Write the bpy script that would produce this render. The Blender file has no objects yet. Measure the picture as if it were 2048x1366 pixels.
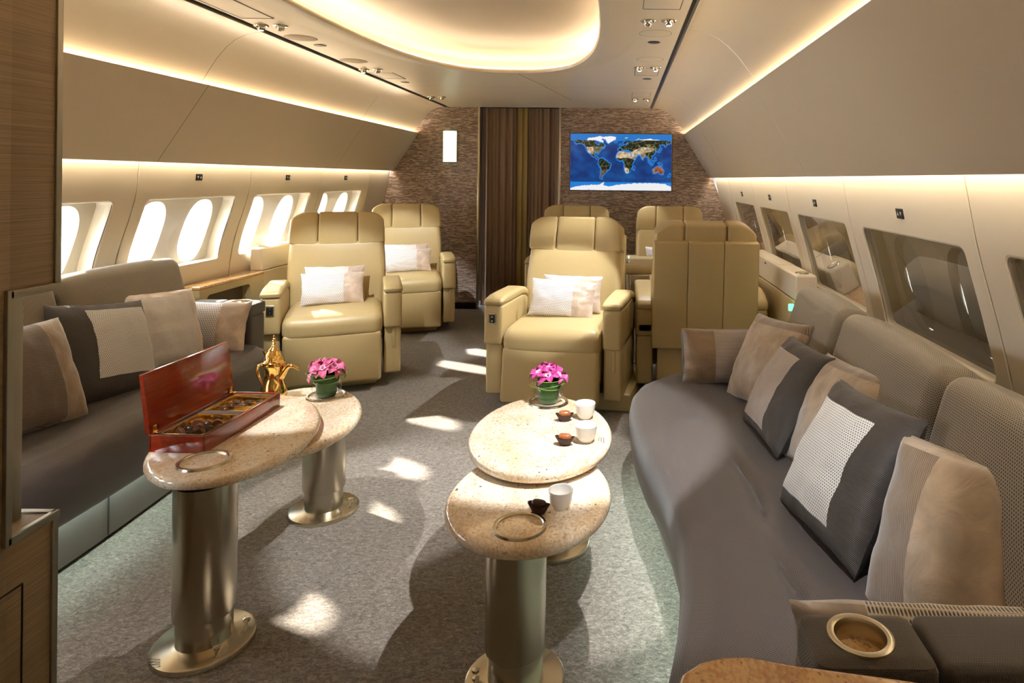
import bpy, bmesh, math, random
import numpy as np
from mathutils import Vector, Matrix, noise

random.seed(7)
scene = bpy.context.scene
col = scene.collection
R = math.radians

# ---------------------------------------------------------------- camera
F_PX = 1317.0
cam_d = bpy.data.cameras.new('camera')
cam = bpy.data.objects.new('camera', cam_d)
col.objects.link(cam)
cam_d.sensor_fit = 'HORIZONTAL'
cam_d.sensor_width = 36.0
cam_d.lens = 36.0 * F_PX / 2048.0
cam_d.shift_x = -(1243.0 - 1024.0) / 2048.0
cam_d.shift_y = -(683.0 - 358.0) / 2048.0
cam_d.clip_start = 0.05
cam.location = (0, 0, 1.456)
cam.rotation_euler = (Matrix.Rotation(R(90), 3, 'X') @ Matrix.Rotation(R(0.6), 3, 'Z')).to_euler()
scene.camera = cam

# ---------------------------------------------------------------- view + world + sun
vs = scene.view_settings
vs.view_transform = 'Standard'
vs.look = 'None'
vs.exposure = 0.82
vs.gamma = 1.0
vs.use_curve_mapping = False

world = bpy.data.worlds.new('daylight')
scene.world = world
world.use_nodes = True
bg = world.node_tree.nodes['Background']
bg.inputs[0].default_value = (0.78, 0.88, 1.0, 1)
bg.inputs[1].default_value = 17.0

SUN_DIR = Vector((1.0, -0.55, -0.68))
sun_d = bpy.data.lights.new('sun', 'SUN')
sun_d.energy = 17.0
sun_d.angle = R(1.2)
sun_d.color = (1.0, 0.93, 0.82)
sun = bpy.data.objects.new('sun', sun_d)
col.objects.link(sun)
sun.rotation_euler = SUN_DIR.to_track_quat('-Z', 'Y').to_euler()
sun.location = (-6, -2, 5)

# strengths of the lamps the cabin has
COVE_L = 15.0      # upper light lines
VAL_L = 14.0        # light lines over the windows
RECESS_L = 10.0    # oval ceiling recess
SPOT_W = 60.0      # reading lights
GLOW_L = 15.0       # light under the sofas
WARM = (1.0, 0.87, 0.69)
WARM2 = (1.0, 0.89, 0.71)

# ---------------------------------------------------------------- materials
def newmat(name):
    m = bpy.data.materials.new(name)
    m.use_nodes = True
    nt = m.node_tree
    return m, nt, nt.nodes['Principled BSDF']

def N(nt, typ, **kw):
    n = nt.nodes.new(typ)
    for k, v in kw.items():
        if k.startswith('i_'):
            n.inputs[k[2:].replace('_', ' ')].default_value = v
        else:
            setattr(n, k, v)
    return n

def L(nt, a, ao, b, bi):
    nt.links.new(a.outputs[ao], b.inputs[bi])

def srgb(r, g, b):
    f = lambda c: (c / 255) / 12.92 if c / 255 <= .04045 else ((c / 255 + .055) / 1.055) ** 2.4
    return (f(r), f(g), f(b), 1)

def setp(b, rough=.5, metal=0., spec=.5, sheen=0., coat=0., coat_r=.05):
    b.inputs['Roughness'].default_value = rough
    b.inputs['Metallic'].default_value = metal
    b.inputs['Specular IOR Level'].default_value = spec
    b.inputs['Sheen Weight'].default_value = sheen
    b.inputs['Coat Weight'].default_value = coat
    b.inputs['Coat Roughness'].default_value = coat_r

def plain(name, c, rough=.5, metal=0., bump=0., bscale=200., var=0., **kw):
    m, nt, b = newmat(name)
    b.inputs['Base Color'].default_value = c
    setp(b, rough, metal, **kw)
    if bump or var:
        tc = N(nt, 'ShaderNodeTexCoord')
        ns = N(nt, 'ShaderNodeTexNoise', i_Scale=bscale, i_Detail=4.)
        L(nt, tc, 'Object', ns, 'Vector')
        if bump:
            bp = N(nt, 'ShaderNodeBump', i_Strength=bump, i_Distance=.002)
            L(nt, ns, 'Fac', bp, 'Height')
            L(nt, bp, 'Normal', b, 'Normal')
        if var:
            ns2 = N(nt, 'ShaderNodeTexNoise', i_Scale=bscale * .12, i_Detail=3.)
            L(nt, tc, 'Object', ns2, 'Vector')
            mx = N(nt, 'ShaderNodeMix', data_type='RGBA')
            mx.inputs[6].default_value = tuple(x * (1 - var) for x in c[:3]) + (1,)
            mx.inputs[7].default_value = tuple(min(1, x * (1 + var)) for x in c[:3]) + (1,)
            L(nt, ns2, 'Fac', mx, 0)
            nt.links.new(mx.outputs[2], b.inputs['Base Color'])
    return m

def emit(name, c, s):
    m, nt, b = newmat(name)
    b.inputs['Base Color'].default_value = (c[0], c[1], c[2], 1)
    b.inputs['Emission Color'].default_value = (c[0], c[1], c[2], 1)
    b.inputs['Emission Strength'].default_value = s
    return m

def math2(nt, op, a, b):
    n = N(nt, 'ShaderNodeMath', operation=op)
    for i, v in enumerate((a, b)):
        if v is None: continue
        if isinstance(v, (int, float)): n.inputs[i].default_value = v
        else: nt.links.new(v, n.inputs[i])
    return n.outputs[0]

def ramp(nt, src, stops):
    r = N(nt, 'ShaderNodeValToRGB')
    el = r.color_ramp.elements
    while len(el) < len(stops): el.new(.5)
    for e, (p, c) in zip(el, stops):
        e.position = p
        e.color = c if len(c) == 4 else tuple(c) + (1,)
    nt.links.new(src, r.inputs[0])
    return r.outputs[0]

def hexcloth(name, dark, light, cell, rough=.75, sheen=.3, bump=.5, lo=.25, hi=.6, sx=1.0):
    """honeycomb knit: three cosine lattices summed over the cloth's own UV metres"""
    m, nt, b = newmat(name)
    setp(b, rough, sheen=sheen)
    uv = N(nt, 'ShaderNodeUVMap')
    acc = None
    k = 4 * math.pi / (math.sqrt(3) * cell)
    for a in (90, 210, 330):
        d = N(nt, 'ShaderNodeVectorMath', operation='DOT_PRODUCT')
        L(nt, uv, 'UV', d, 0)
        d.inputs[1].default_value = (k * math.cos(R(a)) * sx, k * math.sin(R(a)), 0)
        c = math2(nt, 'COSINE', d.outputs['Value'], None)
        acc = c if acc is None else math2(nt, 'ADD', acc, c)
    h = math2(nt, 'DIVIDE', math2(nt, 'ADD', acc, 1.5), 4.5)
    c = ramp(nt, h, [(lo, light), (hi, dark)])
    nt.links.new(c, b.inputs['Base Color'])
    bp = N(nt, 'ShaderNodeBump', i_Strength=bump, i_Distance=.0015, invert=True)
    nt.links.new(h, bp.inputs['Height'])
    L(nt, bp, 'Normal', b, 'Normal')
    return m

def ribcloth(name, c0, c1, pitch, rough=.45, sheen=.5, ang=90., bump=.5, wr=.15):
    m, nt, b = newmat(name)
    setp(b, rough, sheen=sheen)
    uv = N(nt, 'ShaderNodeUVMap')
    d = N(nt, 'ShaderNodeVectorMath', operation='DOT_PRODUCT')
    L(nt, uv, 'UV', d, 0)
    k = 2 * math.pi / pitch
    d.inputs[1].default_value = (k * math.cos(R(ang)), k * math.sin(R(ang)), 0)
    h = math2(nt, 'MULTIPLY_ADD', math2(nt, 'COSINE', d.outputs['Value'], None), .5)
    nt.nodes[-1].inputs[2].default_value = .5
    c = ramp(nt, h, [(.2, c0), (.8, c1)])
    nt.links.new(c, b.inputs['Base Color'])
    ns = N(nt, 'ShaderNodeTexNoise', i_Scale=14., i_Detail=3.)
    L(nt, uv, 'UV', ns, 'Vector')
    b1 = N(nt, 'ShaderNodeBump', i_Strength=wr, i_Distance=.03)
    L(nt, ns, 'Fac', b1, 'Height')
    bp = N(nt, 'ShaderNodeBump', i_Strength=bump, i_Distance=.0012)
    nt.links.new(h, bp.inputs['Height'])
    L(nt, b1, 'Normal', bp, 'Normal')
    L(nt, bp, 'Normal', b, 'Normal')
    return m

def velvet(name, c, rough=.4, sheen=.8, wr=.35):
    m, nt, b = newmat(name)
    setp(b, rough, sheen=sheen)
    uv = N(nt, 'ShaderNodeUVMap')
    ns = N(nt, 'ShaderNodeTexNoise', i_Scale=11., i_Detail=5., i_Distortion=.6)
    L(nt, uv, 'UV', ns, 'Vector')
    k = ramp(nt, ns.outputs['Fac'], [(.3, tuple(x * .72 for x in c[:3])), (.7, tuple(min(1, x * 1.18) for x in c[:3]))])
    nt.links.new(k, b.inputs['Base Color'])
    bp = N(nt, 'ShaderNodeBump', i_Strength=wr, i_Distance=.02)
    L(nt, ns, 'Fac', bp, 'Height')
    L(nt, bp, 'Normal', b, 'Normal')
    return m

def woodmat(name, c0, c1, scale=(1, 1, 1), rough=.45, bump=.15, coat=0., dist=2.0):
    m, nt, b = newmat(name)
    setp(b, rough, coat=coat)
    tc = N(nt, 'ShaderNodeTexCoord')
    mp = N(nt, 'ShaderNodeMapping')
    mp.inputs['Scale'].default_value = scale
    L(nt, tc, 'Object', mp, 'Vector')
    ns = N(nt, 'ShaderNodeTexNoise', i_Scale=6., i_Detail=8., i_Roughness=.65, i_Distortion=dist * .1)
    L(nt, mp, 'Vector', ns, 'Vector')
    c = ramp(nt, ns.outputs['Fac'], [(.34, c0), (.5, tuple((x + y) / 2 for x, y in zip(c0, c1))), (.66, c1)])
    nt.links.new(c, b.inputs['Base Color'])
    bp = N(nt, 'ShaderNodeBump', i_Strength=bump, i_Distance=.002)
    L(nt, ns, 'Fac', bp, 'Height')
    L(nt, bp, 'Normal', b, 'Normal')
    return m

def granite(name, base, tan, dark, amt=1.0, rough=.12):
    m, nt, b = newmat(name)
    setp(b, rough, coat=.3, coat_r=.04)
    tc = N(nt, 'ShaderNodeTexCoord')
    mp = N(nt, 'ShaderNodeMapping')
    mp.inputs['Scale'].default_value = (1.0, .55, 1.0)
    mp.inputs['Rotation'].default_value = (0, 0, .6)
    L(nt, tc, 'Object', mp, 'Vector')
    big = N(nt, 'ShaderNodeTexNoise', i_Scale=9., i_Detail=6., i_Roughness=.6)
    L(nt, mp, 'Vector', big, 'Vector')
    fine = N(nt, 'ShaderNodeTexNoise', i_Scale=150., i_Detail=3.)
    L(nt, mp, 'Vector', fine, 'Vector')
    s = math2(nt, 'ADD', math2(nt, 'MULTIPLY', big.outputs['Fac'], .55), math2(nt, 'MULTIPLY', fine.outputs['Fac'], .45))
    c1 = ramp(nt, s, [(.40, tan), (.56, base)])
    sp = N(nt, 'ShaderNodeTexNoise', i_Scale=95., i_Detail=2., i_Roughness=.5)
    L(nt, tc, 'Object', sp, 'Vector')
    f1 = ramp(nt, sp.outputs['Fac'], [(.62, (0, 0, 0)), (.69, (1, 1, 1))])
    mx = N(nt, 'ShaderNodeMix', data_type='RGBA')
    nt.links.new(math2(nt, 'MULTIPLY', f1, .75 * amt), mx.inputs[0])
    nt.links.new(c1, mx.inputs[6])
    mx.inputs[7].default_value = tuple(x * .55 for x in tan[:3]) + (1,)
    sp2 = N(nt, 'ShaderNodeTexNoise', i_Scale=58., i_Detail=1.)
    sp2.noise_dimensions = '4D'
    sp2.inputs['W'].default_value = 3.3
    L(nt, tc, 'Object', sp2, 'Vector')
    f2 = ramp(nt, sp2.outputs['Fac'], [(.73, (0, 0, 0)), (.77, (1, 1, 1))])
    mx2 = N(nt, 'ShaderNodeMix', data_type='RGBA')
    nt.links.new(math2(nt, 'MULTIPLY', f2, .9 * amt), mx2.inputs[0])
    nt.links.new(mx.outputs[2], mx2.inputs[6])
    mx2.inputs[7].default_value = dark
    nt.links.new(mx2.outputs[2], b.inputs['Base Color'])
    return m

def panemat(name, tint=(1, 1, 1), base=.04, power=4.0, rough=.0):
    """thin clear sheet: see-through, mirroring more towards grazing view"""
    m = bpy.data.materials.new(name)
    m.use_nodes = True
    nt = m.node_tree
    nt.nodes.clear()
    out = N(nt, 'ShaderNodeOutputMaterial')
    lw = N(nt, 'ShaderNodeLayerWeight', i_Blend=.5)
    f = math2(nt, 'POWER', lw.outputs['Facing'], power)
    f = math2(nt, 'MULTIPLY_ADD', f, 1 - base)
    nt.nodes[-1].inputs[2].default_value = base
    tr = N(nt, 'ShaderNodeBsdfTransparent')
    tr.inputs[0].default_value = tint + (1,)
    gl = N(nt, 'ShaderNodeBsdfGlossy', i_Roughness=rough)
    mx = N(nt, 'ShaderNodeMixShader')
    nt.links.new(f, mx.inputs[0]); L(nt, tr, 0, mx, 1); L(nt, gl, 0, mx, 2); L(nt, mx, 0, out, 0)
    return m

def carpetmat():
    m, nt, b = newmat('carpet')
    setp(b, .95, sheen=.25)
    tc = N(nt, 'ShaderNodeTexCoord')
    mp = N(nt, 'ShaderNodeMapping')
    mp.inputs['Scale'].default_value = (.8, 1.35, 1)
    L(nt, tc, 'Object', mp, 'Vector')
    n1 = N(nt, 'ShaderNodeTexNoise', i_Scale=62., i_Detail=4., i_Roughness=.7, i_Distortion=1.2)
    L(nt, mp, 'Vector', n1, 'Vector')
    n2 = N(nt, 'ShaderNodeTexNoise', i_Scale=420., i_Detail=2.)
    L(nt, tc, 'Object', n2, 'Vector')
    s = math2(nt, 'ADD', math2(nt, 'MULTIPLY', n1.outputs['Fac'], .6), math2(nt, 'MULTIPLY', n2.outputs['Fac'], .4))
    c = ramp(nt, s, [(.36, srgb(66, 58, 50)), (.5, srgb(122, 111, 99)), (.64, srgb(176, 165, 150))])
    nt.links.new(c, b.inputs['Base Color'])
    bp = N(nt, 'ShaderNodeBump', i_Strength=.9, i_Distance=.006)
    nt.links.new(s, bp.inputs['Height'])
    L(nt, bp, 'Normal', b, 'Normal')
    return m

def ripplemat():
    m, nt, b = newmat('rippled_wallcovering')
    setp(b, .5, spec=.4)
    tc = N(nt, 'ShaderNodeTexCoord')
    mp = N(nt, 'ShaderNodeMapping')
    mp.inputs['Scale'].default_value = (6.0, 1, 58)
    L(nt, tc, 'Object', mp, 'Vector')
    n1 = N(nt, 'ShaderNodeTexNoise', i_Scale=1.6, i_Detail=2., i_Roughness=.5, i_Distortion=.5)
    L(nt, mp, 'Vector', n1, 'Vector')
    w = math2(nt, 'PINGPONG', math2(nt, 'MULTIPLY', n1.outputs['Fac'], 3.6), .5)
    c = ramp(nt, w, [(.05, srgb(134, 112, 99)), (.28, srgb(164, 141, 127)), (.46, srgb(222, 201, 183))])
    nt.links.new(c, b.inputs['Base Color'])
    bp = N(nt, 'ShaderNodeBump', i_Strength=.8, i_Distance=.008)
    nt.links.new(w, bp.inputs['Height'])
    L(nt, bp, 'Normal', b, 'Normal')
    return m

def brushed(name, c, rough=.28, ax=(1, 1, 60), bump=.05):
    m, nt, b = newmat(name)
    b.inputs['Base Color'].default_value = c
    setp(b, rough, 1.0)
    tc = N(nt, 'ShaderNodeTexCoord')
    mp = N(nt, 'ShaderNodeMapping')
    mp.inputs['Scale'].default_value = ax
    L(nt, tc, 'Object', mp, 'Vector')
    ns = N(nt, 'ShaderNodeTexNoise', i_Scale=30., i_Detail=3.)
    L(nt, mp, 'Vector', ns, 'Vector')
    bp = N(nt, 'ShaderNodeBump', i_Strength=bump, i_Distance=.001)
    L(nt, ns, 'Fac', bp, 'Height')
    L(nt, bp, 'Normal', b, 'Normal')
    return m

def vcolmat(name, strength=0., rough=.4):
    m, nt, b = newmat(name)
    at = N(nt, 'ShaderNodeVertexColor', layer_name='Col')
    L(nt, at, 'Color', b, 'Base Color')
    setp(b, rough)
    if strength:
        L(nt, at, 'Color', b, 'Emission Color')
        b.inputs['Emission Strength'].default_value = strength
        b.inputs['Base Color'].default_value = (0, 0, 0, 1)
        nt.links.remove(b.inputs['Base Color'].links[0])
        b.inputs['Roughness'].default_value = .15
    return m

M = {}
M['carpet'] = carpetmat()
M['ripple'] = ripplemat()
M['panel'] = plain('cream_panel', srgb(226, 214, 192), .5, bump=.05, bscale=300)
M['upper'] = plain('satin_upper_panel', srgb(208, 192, 164), .32, bump=.04, bscale=260)
M['bin'] = plain('beige_cloth_panel', srgb(204, 188, 162), .6, bump=.08, bscale=420)
M['ceil'] = plain('ceiling_panel', srgb(224, 211, 186), .34, bump=.03, bscale=300)
M['dome'] = plain('recess_panel', srgb(205, 186, 158), .30)
M['liner'] = plain('window_liner', srgb(200, 188, 166), .5)
M['shade'] = plain('window_shade', srgb(178, 172, 158), .5)
M['hull'] = plain('hull', srgb(150, 145, 135), .7)
M['darktrim'] = plain('dark_trim', srgb(70, 66, 60), .35, .3)
M['seam'] = plain('seam_shadow_gap', srgb(96, 84, 66), .7)
M['leather'] = plain('cream_leather', srgb(186, 163, 114), .40, bump=.12, bscale=260, var=.03)
M['leather2'] = plain('pale_leather', srgb(194, 173, 126), .42, bump=.10, bscale=260)
M['granite'] = granite('cream_granite', srgb(238, 225, 204), srgb(214, 184, 146), srgb(70, 54, 44))
M['granite2'] = granite('tan_granite', srgb(222, 180, 124), srgb(188, 138, 86), srgb(70, 48, 34))
M['steel'] = brushed('brushed_steel', srgb(190, 180, 160), .26)
M['steel2'] = plain('satin_nickel', srgb(205, 196, 175), .24, 1.0)
M['trimmetal'] = plain('grey_metal_trim', srgb(150, 146, 132), .38, .85)
M['darkmetal'] = plain('dark_metal', srgb(40, 34, 28), .4, .5)
M['chrome'] = plain('chrome', srgb(225, 220, 210), .08, 1.0)
M['gold'] = plain('polished_gold', (.92, .62, .20, 1), .09, 1.0, bump=.06, bscale=60)
M['gold2'] = plain('gold_foil', (.92, .68, .28, 1), .18, 1.0, bump=.2, bscale=40)
M['porcelain'] = plain('white_porcelain', srgb(238, 234, 228), .18, coat=.5)
M['choc'] = plain('dark_chocolate', srgb(58, 32, 22), .28, bump=.1, bscale=150)
M['choc2'] = plain('milk_chocolate', srgb(104, 62, 44), .35, bump=.1, bscale=150)
M['caramel'] = plain('caramel_chocolate', srgb(164, 98, 60), .25, bump=.1, bscale=150)
M['papercup'] = plain('brown_paper_cup', srgb(66, 36, 24), .55)
M['mahogany'] = woodmat('red_mahogany_lacquer', srgb(112, 24, 10), srgb(148, 42, 18), (9, .8, 9), .12, .0, coat=.8)
M['velvetlining'] = plain('brown_box_lining', srgb(66, 46, 34), .8)
M['wood'] = woodmat('grey_oak_veneer', srgb(116, 95, 66), srgb(156, 131, 96), (40, .5, 70), .5, .15)
M['wooddark'] = woodmat('dark_oak', srgb(62, 44, 28), srgb(92, 68, 44), (12, 12, .6), .5, .2)
M['seat_cloth'] = hexcloth('grey_brown_seat_weave', srgb(32, 27, 26), srgb(90, 81, 78), .0056, .38, .22, .5)
M['back_cloth'] = hexcloth('taupe_honeycomb_knit', srgb(64, 55, 45), srgb(152, 138, 116), .0078, .7, .3, .6)
M['arm_cloth'] = hexcloth('charcoal_arm_weave', srgb(42, 37, 33), srgb(84, 75, 66), .0042, .6, .3, .4)
M['lattice'] = hexcloth('cream_lattice_knit', srgb(86, 76, 66), srgb(214, 202, 182), .0075, .7, .3, .6, .3, .62)
M['silver_knit'] = hexcloth('silver_honeycomb_knit', srgb(118, 114, 112), srgb(222, 219, 214), .0085, .6, .3, .6, .3, .62)
M['weave_light'] = hexcloth('pale_grey_weave', srgb(164, 154, 152), srgb(236, 229, 224), .0125, .5, .3, .7)
M['dark_cloth'] = ribcloth('charcoal_ribbed_cloth', srgb(46, 40, 37), srgb(70, 61, 55), .004, .55, .08)
M['silver_rib'] = ribcloth('silver_ribbed_silk', srgb(186, 177, 172), srgb(232, 225, 219), .0075, .38, .5, 100)
M['tan_rib'] = ribcloth('tan_ribbed_silk', srgb(98, 80, 63), srgb(142, 119, 96), .0055, .42, .5, 10)
M['tan_silk'] = velvet('tan_silk', srgb(164, 140, 112))
M['pink_silk'] = velvet('champagne_silk', srgb(206, 184, 164), .3)
M['brown_velvet'] = velvet('brown_velvet', srgb(138, 112, 82))
M['brown_rib'] = ribcloth('brown_ribbed_silk', srgb(72, 60, 50), srgb(118, 100, 84), .0065, .45, .3, 80)
M['mauve_knit'] = hexcloth('mauve_knit', srgb(96, 86, 80), srgb(186, 171, 160), .0078, .6, .2, .6, .3, .62)
M['skirt'] = plain('sofa_skirt', srgb(120, 112, 104), .7, bump=.2, bscale=400)
M['skirt_pale'] = plain('sofa_pale_skirt', srgb(172, 164, 152), .6)
M['pane'] = panemat('clear_pane', (.98, .98, .97), .04, 4.5)
M['paneR'] = panemat('tinted_pane', (.9, .9, .88), .16, 1.9)
M['vaseglass'] = panemat('vase_glass', (.96, .98, .96), .05, 3.5)
M['leaf'] = plain('dark_green_leaf', srgb(38, 92, 30), .3, bump=.2, bscale=30, var=.3)
M['wire'] = plain('green_vine', srgb(120, 150, 50), .4)
M['petal'] = plain('magenta_petal', srgb(196, 60, 142), .45, bump=.3, bscale=60, var=.25, sheen=.2)
M['petal2'] = plain('pink_petal', srgb(224, 104, 150), .45, bump=.3, bscale=60, var=.25, sheen=.2)
M['lip'] = plain('orchid_lip', srgb(240, 170, 196), .5, var=.3, bscale=120)
M['curtain'] = plain('brown_curtain', srgb(134, 108, 86), .8, bump=.3, bscale=500, sheen=.1)
M['curtain_gold'] = plain('olive_curtain_edge', srgb(150, 126, 72), .7, bump=.2, bscale=500)
M['tv_frame'] = plain('tv_bezel', srgb(120, 110, 104), .4, .4)
M['black'] = plain('black_plastic', srgb(22, 22, 22), .4)
M['white'] = plain('white_plastic', srgb(235, 232, 225), .4)
M['ink'] = plain('printed_ink', srgb(60, 50, 44), .6)
M['cove'] = emit('warm_light_line', WARM, COVE_L)
M['cove_right'] = emit('warm_light_line_right', WARM, COVE_L * 1.7)
M['val'] = emit('warm_wash_line', WARM2, VAL_L)
M['recess'] = emit('warm_recess_line', WARM, RECESS_L)
M['glow'] = emit('teal_floor_light', (.74, 1.0, .93), GLOW_L)
M['lens'] = emit('lit_lens', (.95, .98, 1.0), 30.0)
M['sconce'] = emit('frosted_lit_glass', (.82, 1.0, .76), .66)
M['greenled'] = emit('green_light', (.1, 1.0, .3), 2.0)
M['screen'] = vcolmat('map_screen', .62)

# ---------------------------------------------------------------- object helpers
def tag(o, label=None, cat=None, group=None, kind=None):
    if label: o['label'] = label
    if cat: o['category'] = cat
    if group: o['group'] = group
    if kind: o['kind'] = kind
    return o

def thing(name, label, cat, loc=(0, 0, 0), rz=0., group=None):
    o = bpy.data.objects.new(name, None)
    o.empty_display_size = .05
    col.objects.link(o)
    o.location = loc
    o.rotation_euler = (0, 0, rz)
    return tag(o, label, cat, group)

def copy_tree(o, parent=None):
    c = o.copy()
    col.objects.link(c)
    if parent: c.parent = parent
    for ch in list(o.children):
        copy_tree(ch, c)
    return c

class G:
    """one mesh under construction, with UVs in metres"""
    def __init__(self):
        self.bm = bmesh.new()
        self.uv = self.bm.loops.layers.uv.new('UVMap')

    def face(self, vs, uvs=None):
        try:
            f = self.bm.faces.new(vs)
        except ValueError:
            return None
        if uvs:
            for l, t in zip(f.loops, uvs): l[self.uv].uv = t
        return f

    def grid(self, fn, us, vs_, closed_u=False, flip=False, uvfn=None):
        rows = [[self.bm.verts.new(fn(u, v)) for u in us] for v in vs_]
        nu = len(us)
        for j in range(len(vs_) - 1):
            for i in range(nu if closed_u else nu - 1):
                i2 = (i + 1) % nu
                q = [rows[j][i], rows[j][i2], rows[j + 1][i2], rows[j + 1][i]]
                uu = us[i + 1] if i + 1 < nu else us[0] + (us[-1] - us[0]) * nu / (nu - 1)
                t = [(us[i], vs_[j]), (uu, vs_[j]), (uu, vs_[j + 1]), (us[i], vs_[j + 1])]
                if uvfn: t = [uvfn(*x) for x in t]
                if flip: q.reverse(); t.reverse()
                self.face(q, t)
        return rows

    def rcube(self, c, s, r=.01, seg=3, inner=2, puff=(0, 0, 0), M4=None, warp=None):
        """box with rounded edges; puff swells the faces across x, y, z"""
        h = [x / 2 for x in s]
        r = min(r, min(h) * .98)
        def samples(hh):
            a = [-hh + r - r * math.tan(R(45) * (1 - i / seg)) for i in range(seg + 1)]
            b = [-(hh - r) + 2 * (hh - r) * i / (inner + 1) for i in range(1, inner + 1)]
            return a + b + [-x for x in reversed(a)]
        start = len(self.bm.verts)
        new = []
        for ax in range(3):
            a1, a2 = (ax + 1) % 3, (ax + 2) % 3
            U, V = samples(h[a1]), samples(h[a2])
            for sg in (-1, 1):
                def fn(u, v):
                    p = [0, 0, 0]
                    p[ax] = sg * h[ax]; p[a1] = u; p[a2] = v
                    q = [max(-(h[k] - r), min(h[k] - r, p[k])) for k in range(3)]
                    d = [p[k] - q[k] for k in range(3)]
                    l = math.sqrt(sum(x * x for x in d)) or 1
                    w = [q[k] + r * d[k] / l for k in range(3)]
                    for k in range(3):
                        if puff[k]:
                            b1, b2 = (k + 1) % 3, (k + 2) % 3
                            w[k] += puff[k] * (w[k] / h[k]) * max(0, 1 - (w[b1] / h[b1]) ** 2) * max(0, 1 - (w[b2] / h[b2]) ** 2)
                    w = Vector(w) + Vector(c)
                    if warp: w = Vector(warp(*w))
                    if M4: w = M4 @ w
                    return w
                rows = self.grid(fn, U, V, flip=(sg < 0))
                for rr in rows: new += rr
        bmesh.ops.remove_doubles(self.bm, verts=new, dist=2e-5)
        return self

    def lathe(self, prof, n=32, c=(0, 0, 0), sx=1., sy=1., cap0=False, cap1=False):
        rows = []
        for r, z in prof:
            if r < 1e-6:
                rows.append([self.bm.verts.new((c[0], c[1], c[2] + z))])
            else:
                rows.append([self.bm.verts.new((c[0] + sx * r * math.cos(2 * math.pi * i / n), c[1] + sy * r * math.sin(2 * math.pi * i / n), c[2] + z)) for i in range(n)])
        for a, b in zip(rows, rows[1:]):
            for i in range(n):
                j = (i + 1) % n
                if len(a) == 1 and len(b) == 1: continue
                if len(a) == 1: self.face([a[0], b[j], b[i]])
                elif len(b) == 1: self.face([a[i], a[j], b[0]])
                else: self.face([a[i], a[j], b[j], b[i]])
        if cap0 and len(rows[0]) > 1: self.face(list(reversed(rows[0])))
        if cap1 and len(rows[-1]) > 1: self.face(rows[-1])
        return self

    def tube(self, pts, r, n=10, closed=False, flat=1.0):
        P = [Vector(p) for p in pts]
        m = len(P)
        rad = r if isinstance(r, (list, tuple)) else [r] * m
        rows = []
        up = Vector((0, 0, 1))
        prev = None
        for i, p in enumerate(P):
            t = (P[(i + 1) % m] - P[i - 1]) if closed else (P[min(i + 1, m - 1)] - P[max(i - 1, 0)])
            t.normalize()
            if prev is None:
                a = up if abs(t.z) < .9 else Vector((1, 0, 0))
                nrm = (a - t * a.dot(t)).normalized()
            else:
                nrm = (prev - t * prev.dot(t)).normalized()
            prev = nrm
            bn = t.cross(nrm)
            rows.append([self.bm.verts.new(p + rad[i] * (nrm * math.cos(2 * math.pi * k / n) * flat + bn * math.sin(2 * math.pi * k / n))) for k in range(n)])
        pairs = list(zip(rows, rows[1:])) + ([(rows[-1], rows[0])] if closed else [])
        for a, b in pairs:
            for k in range(n):
                j = (k + 1) % n
                self.face([a[k], b[k], b[j], a[j]][::-1])
        if not closed:
            self.face(rows[0]); self.face(list(reversed(rows[-1])))
        return self

    def prism(self, out, z0, z1, mp=None):
        """straight extrusion of a 2-D outline (counter-clockwise)"""
        mp = mp or (lambda x, y, z: (x, y, z))
        a = [self.bm.verts.new(mp(x, y, z0)) for x, y in out]
        b = [self.bm.verts.new(mp(x, y, z1)) for x, y in out]
        n = len(out)
        for i in range(n):
            j = (i + 1) % n
            self.face([a[i], a[j], b[j], b[i]])
        self.face(list(reversed(a))); self.face(b)
        return self

    def slab(self, out, z0, z1, r=.015, seg=4):
        """plan outline with a rounded (bullnose) rim"""
        n = len(out)
        P = [Vector((x, y, 0)) for x, y in out]
        nr = []
        for i in range(n):
            t = (P[(i + 1) % n] - P[i - 1]).normalized()
            nr.append(Vector((t.y, -t.x, 0)))
        prof = []
        for i in range(seg + 1):
            a = R(-90 + 90 * i / seg)
            prof.append((-r + r * math.cos(a), z0 + r + r * math.sin(a)))
        for i in range(seg + 1):
            a = R(90 * i / seg)
            prof.append((-r + r * math.cos(a), z1 - r + r * math.sin(a)))
        rows = [[self.bm.verts.new(P[i] + nr[i] * o + Vector((0, 0, z))) for i in range(n)] for o, z in prof]
        for a, b in zip(rows, rows[1:]):
            for i in range(n):
                j = (i + 1) % n
                self.face([a[i], a[j], b[j], b[i]])
        self.face(list(reversed(rows[0]))); self.face(rows[-1])
        return self

    def holed(self, u0, u1, v0, v1, hole, mp, rings=5, flip=False):
        """rectangle with a hole, mapped to space by mp(u, v)"""
        cu = sum(p[0] for p in hole) / len(hole); cv = sum(p[1] for p in hole) / len(hole)
        outer = []
        for (u, v) in hole:
            du, dv = u - cu, v - cv
            t = 1e9
            if du > 1e-9: t = min(t, (u1 - cu) / du)
            if du < -1e-9: t = min(t, (u0 - cu) / du)
            if dv > 1e-9: t = min(t, (v1 - cv) / dv)
            if dv < -1e-9: t = min(t, (v0 - cv) / dv)
            outer.append([cu + du * t, cv + dv * t])
        for cx, cy in ((u0, v0), (u1, v0), (u1, v1), (u0, v1)):
            k = min(range(len(outer)), key=lambda i: (outer[i][0] - cx) ** 2 + (outer[i][1] - cy) ** 2)
            outer[k] = [cx, cy]
        n = len(hole)
        rows = []
        for k in range(rings + 1):
            t = k / rings
            rows.append([self.bm.verts.new(mp(a[0] * (1 - t) + b[0] * t, a[1] * (1 - t) + b[1] * t)) for a, b in zip(hole, outer)])
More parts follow.
